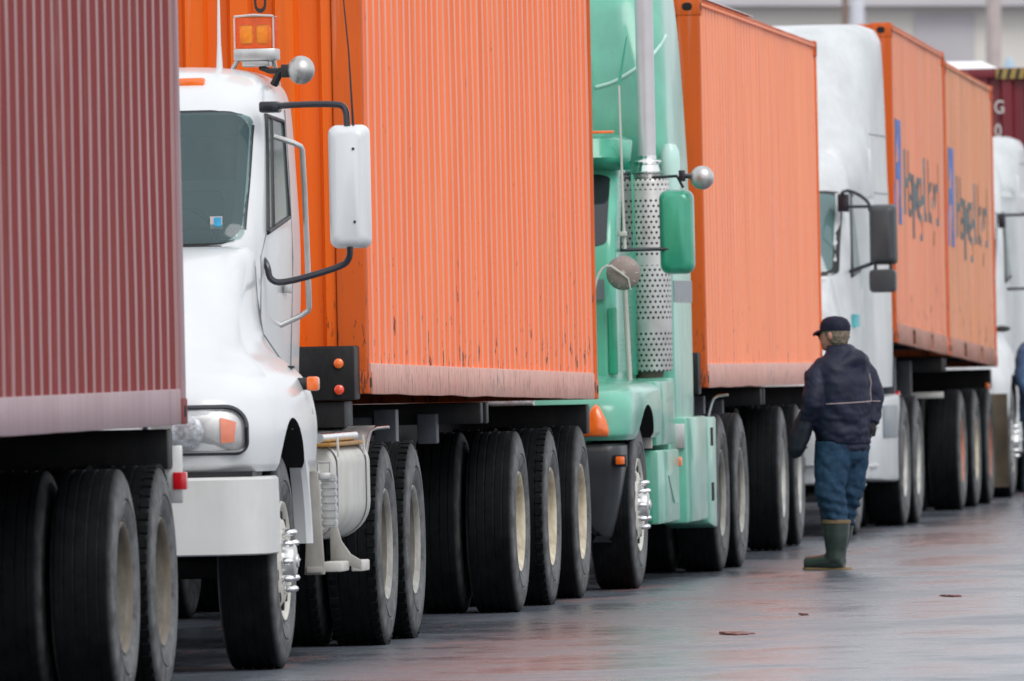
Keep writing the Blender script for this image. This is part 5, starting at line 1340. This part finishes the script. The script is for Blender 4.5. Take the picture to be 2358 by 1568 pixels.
def post(x, y, w, h, mat, label, drum=False):
    b = MB().tube([(0, 0, -1), (0, 0, h)], [w / 2, w / 2 * .9], 14).box(-w * .8, w * .8, -w * .8, w * .8, -1, .25, .02)
    e = empty('utility_pole', None, (x, y, 0)); b.build('pole', mat, e); tag(e, label, 'pole', 'poles in front of the warehouse')
    MB().box(-.9, .9, -.06, .06, h - .6, h - .45, .01).build('crossarm', 'post_brown', e)
    return e
def bx_(v, Y): return (v - 1179) / 30000 * Y
post(bx_(1946, 240), 240, .13, 9.5, 'post_brown', 'thin brown pole just left of the pale pole above the white truck roof')
post(bx_(1974, 235), 235, .28, 10, 'post_white', 'thick pale white pole above the white high roof truck')
post(bx_(2288, 238), 238, .30, 10, 'post_pink', 'pinkish grey pole above the far dark maroon container')
d = empty('tank', None, (bx_(2325, 236), 236, 0)); tag(d, 'pale blue upright tank beside the pinkish pole, far in the background', 'tank')
MB().lathe([(-.5, .16), (5.9, .17), (6.05, .15), (6.3, .05), (6.35, .0001)], 'z', 20).build('shell', 'pale_blue', d)
d = empty('tank', None, (bx_(2172, 236), 236, 0)); tag(d, 'shorter pale blue tank behind the lettered orange containers', 'tank')
MB().lathe([(-.5, .12), (5.7, .13), (5.9, .11), (6.1, .0001)], 'z', 20).build('shell', 'pale_blue', d)

# ------------------------------------------------------------------ small scraps on the wet road
M['scrap'] = simple('rusty_wet_scrap', (.15, .05, .04), .5, var=.4, vs=20)
def scrap(x, y, w, d, seed, label):
    b = MB(); out = []
    for k in range(22):
        a = 2 * pi * k / 22; q = 1 + 1.1 * noise.noise(Vector((cos(a) * 1.7, sin(a) * 1.7, seed)))
        out.append((w * q * cos(a), d * q * sin(a)))
    rows = [[(u * f, v * f, .004 + .004 * (f < .95) * (1 + noise.noise(Vector((u * 9, v * 9, seed))))) for u, v in out] for f in (1, .93, .6, .3, .02)]
    rows = [[(u, v, 0) for u, v in out]] + rows
    b.quadgrid(rows, True, True, True); o = b.build('scrap', 'scrap', None, 50); o.location = (x, y, gz(x, y) + .002)
    tag(o, label, 'scrap', 'scraps on the wet road'); return o
scrap(2.58, 76.5, .06, .12, 1.3, 'small rust coloured scrap on the bright wet road, furthest right of the scraps')
scrap(1.16, 68.0, .09, .20, 4.7, 'larger reddish scrap on the wet road, in front of the green truck')
scrap(1.62, 72.3, .03, .07, 8.1, 'thin dark red scrap on the road between the other two')
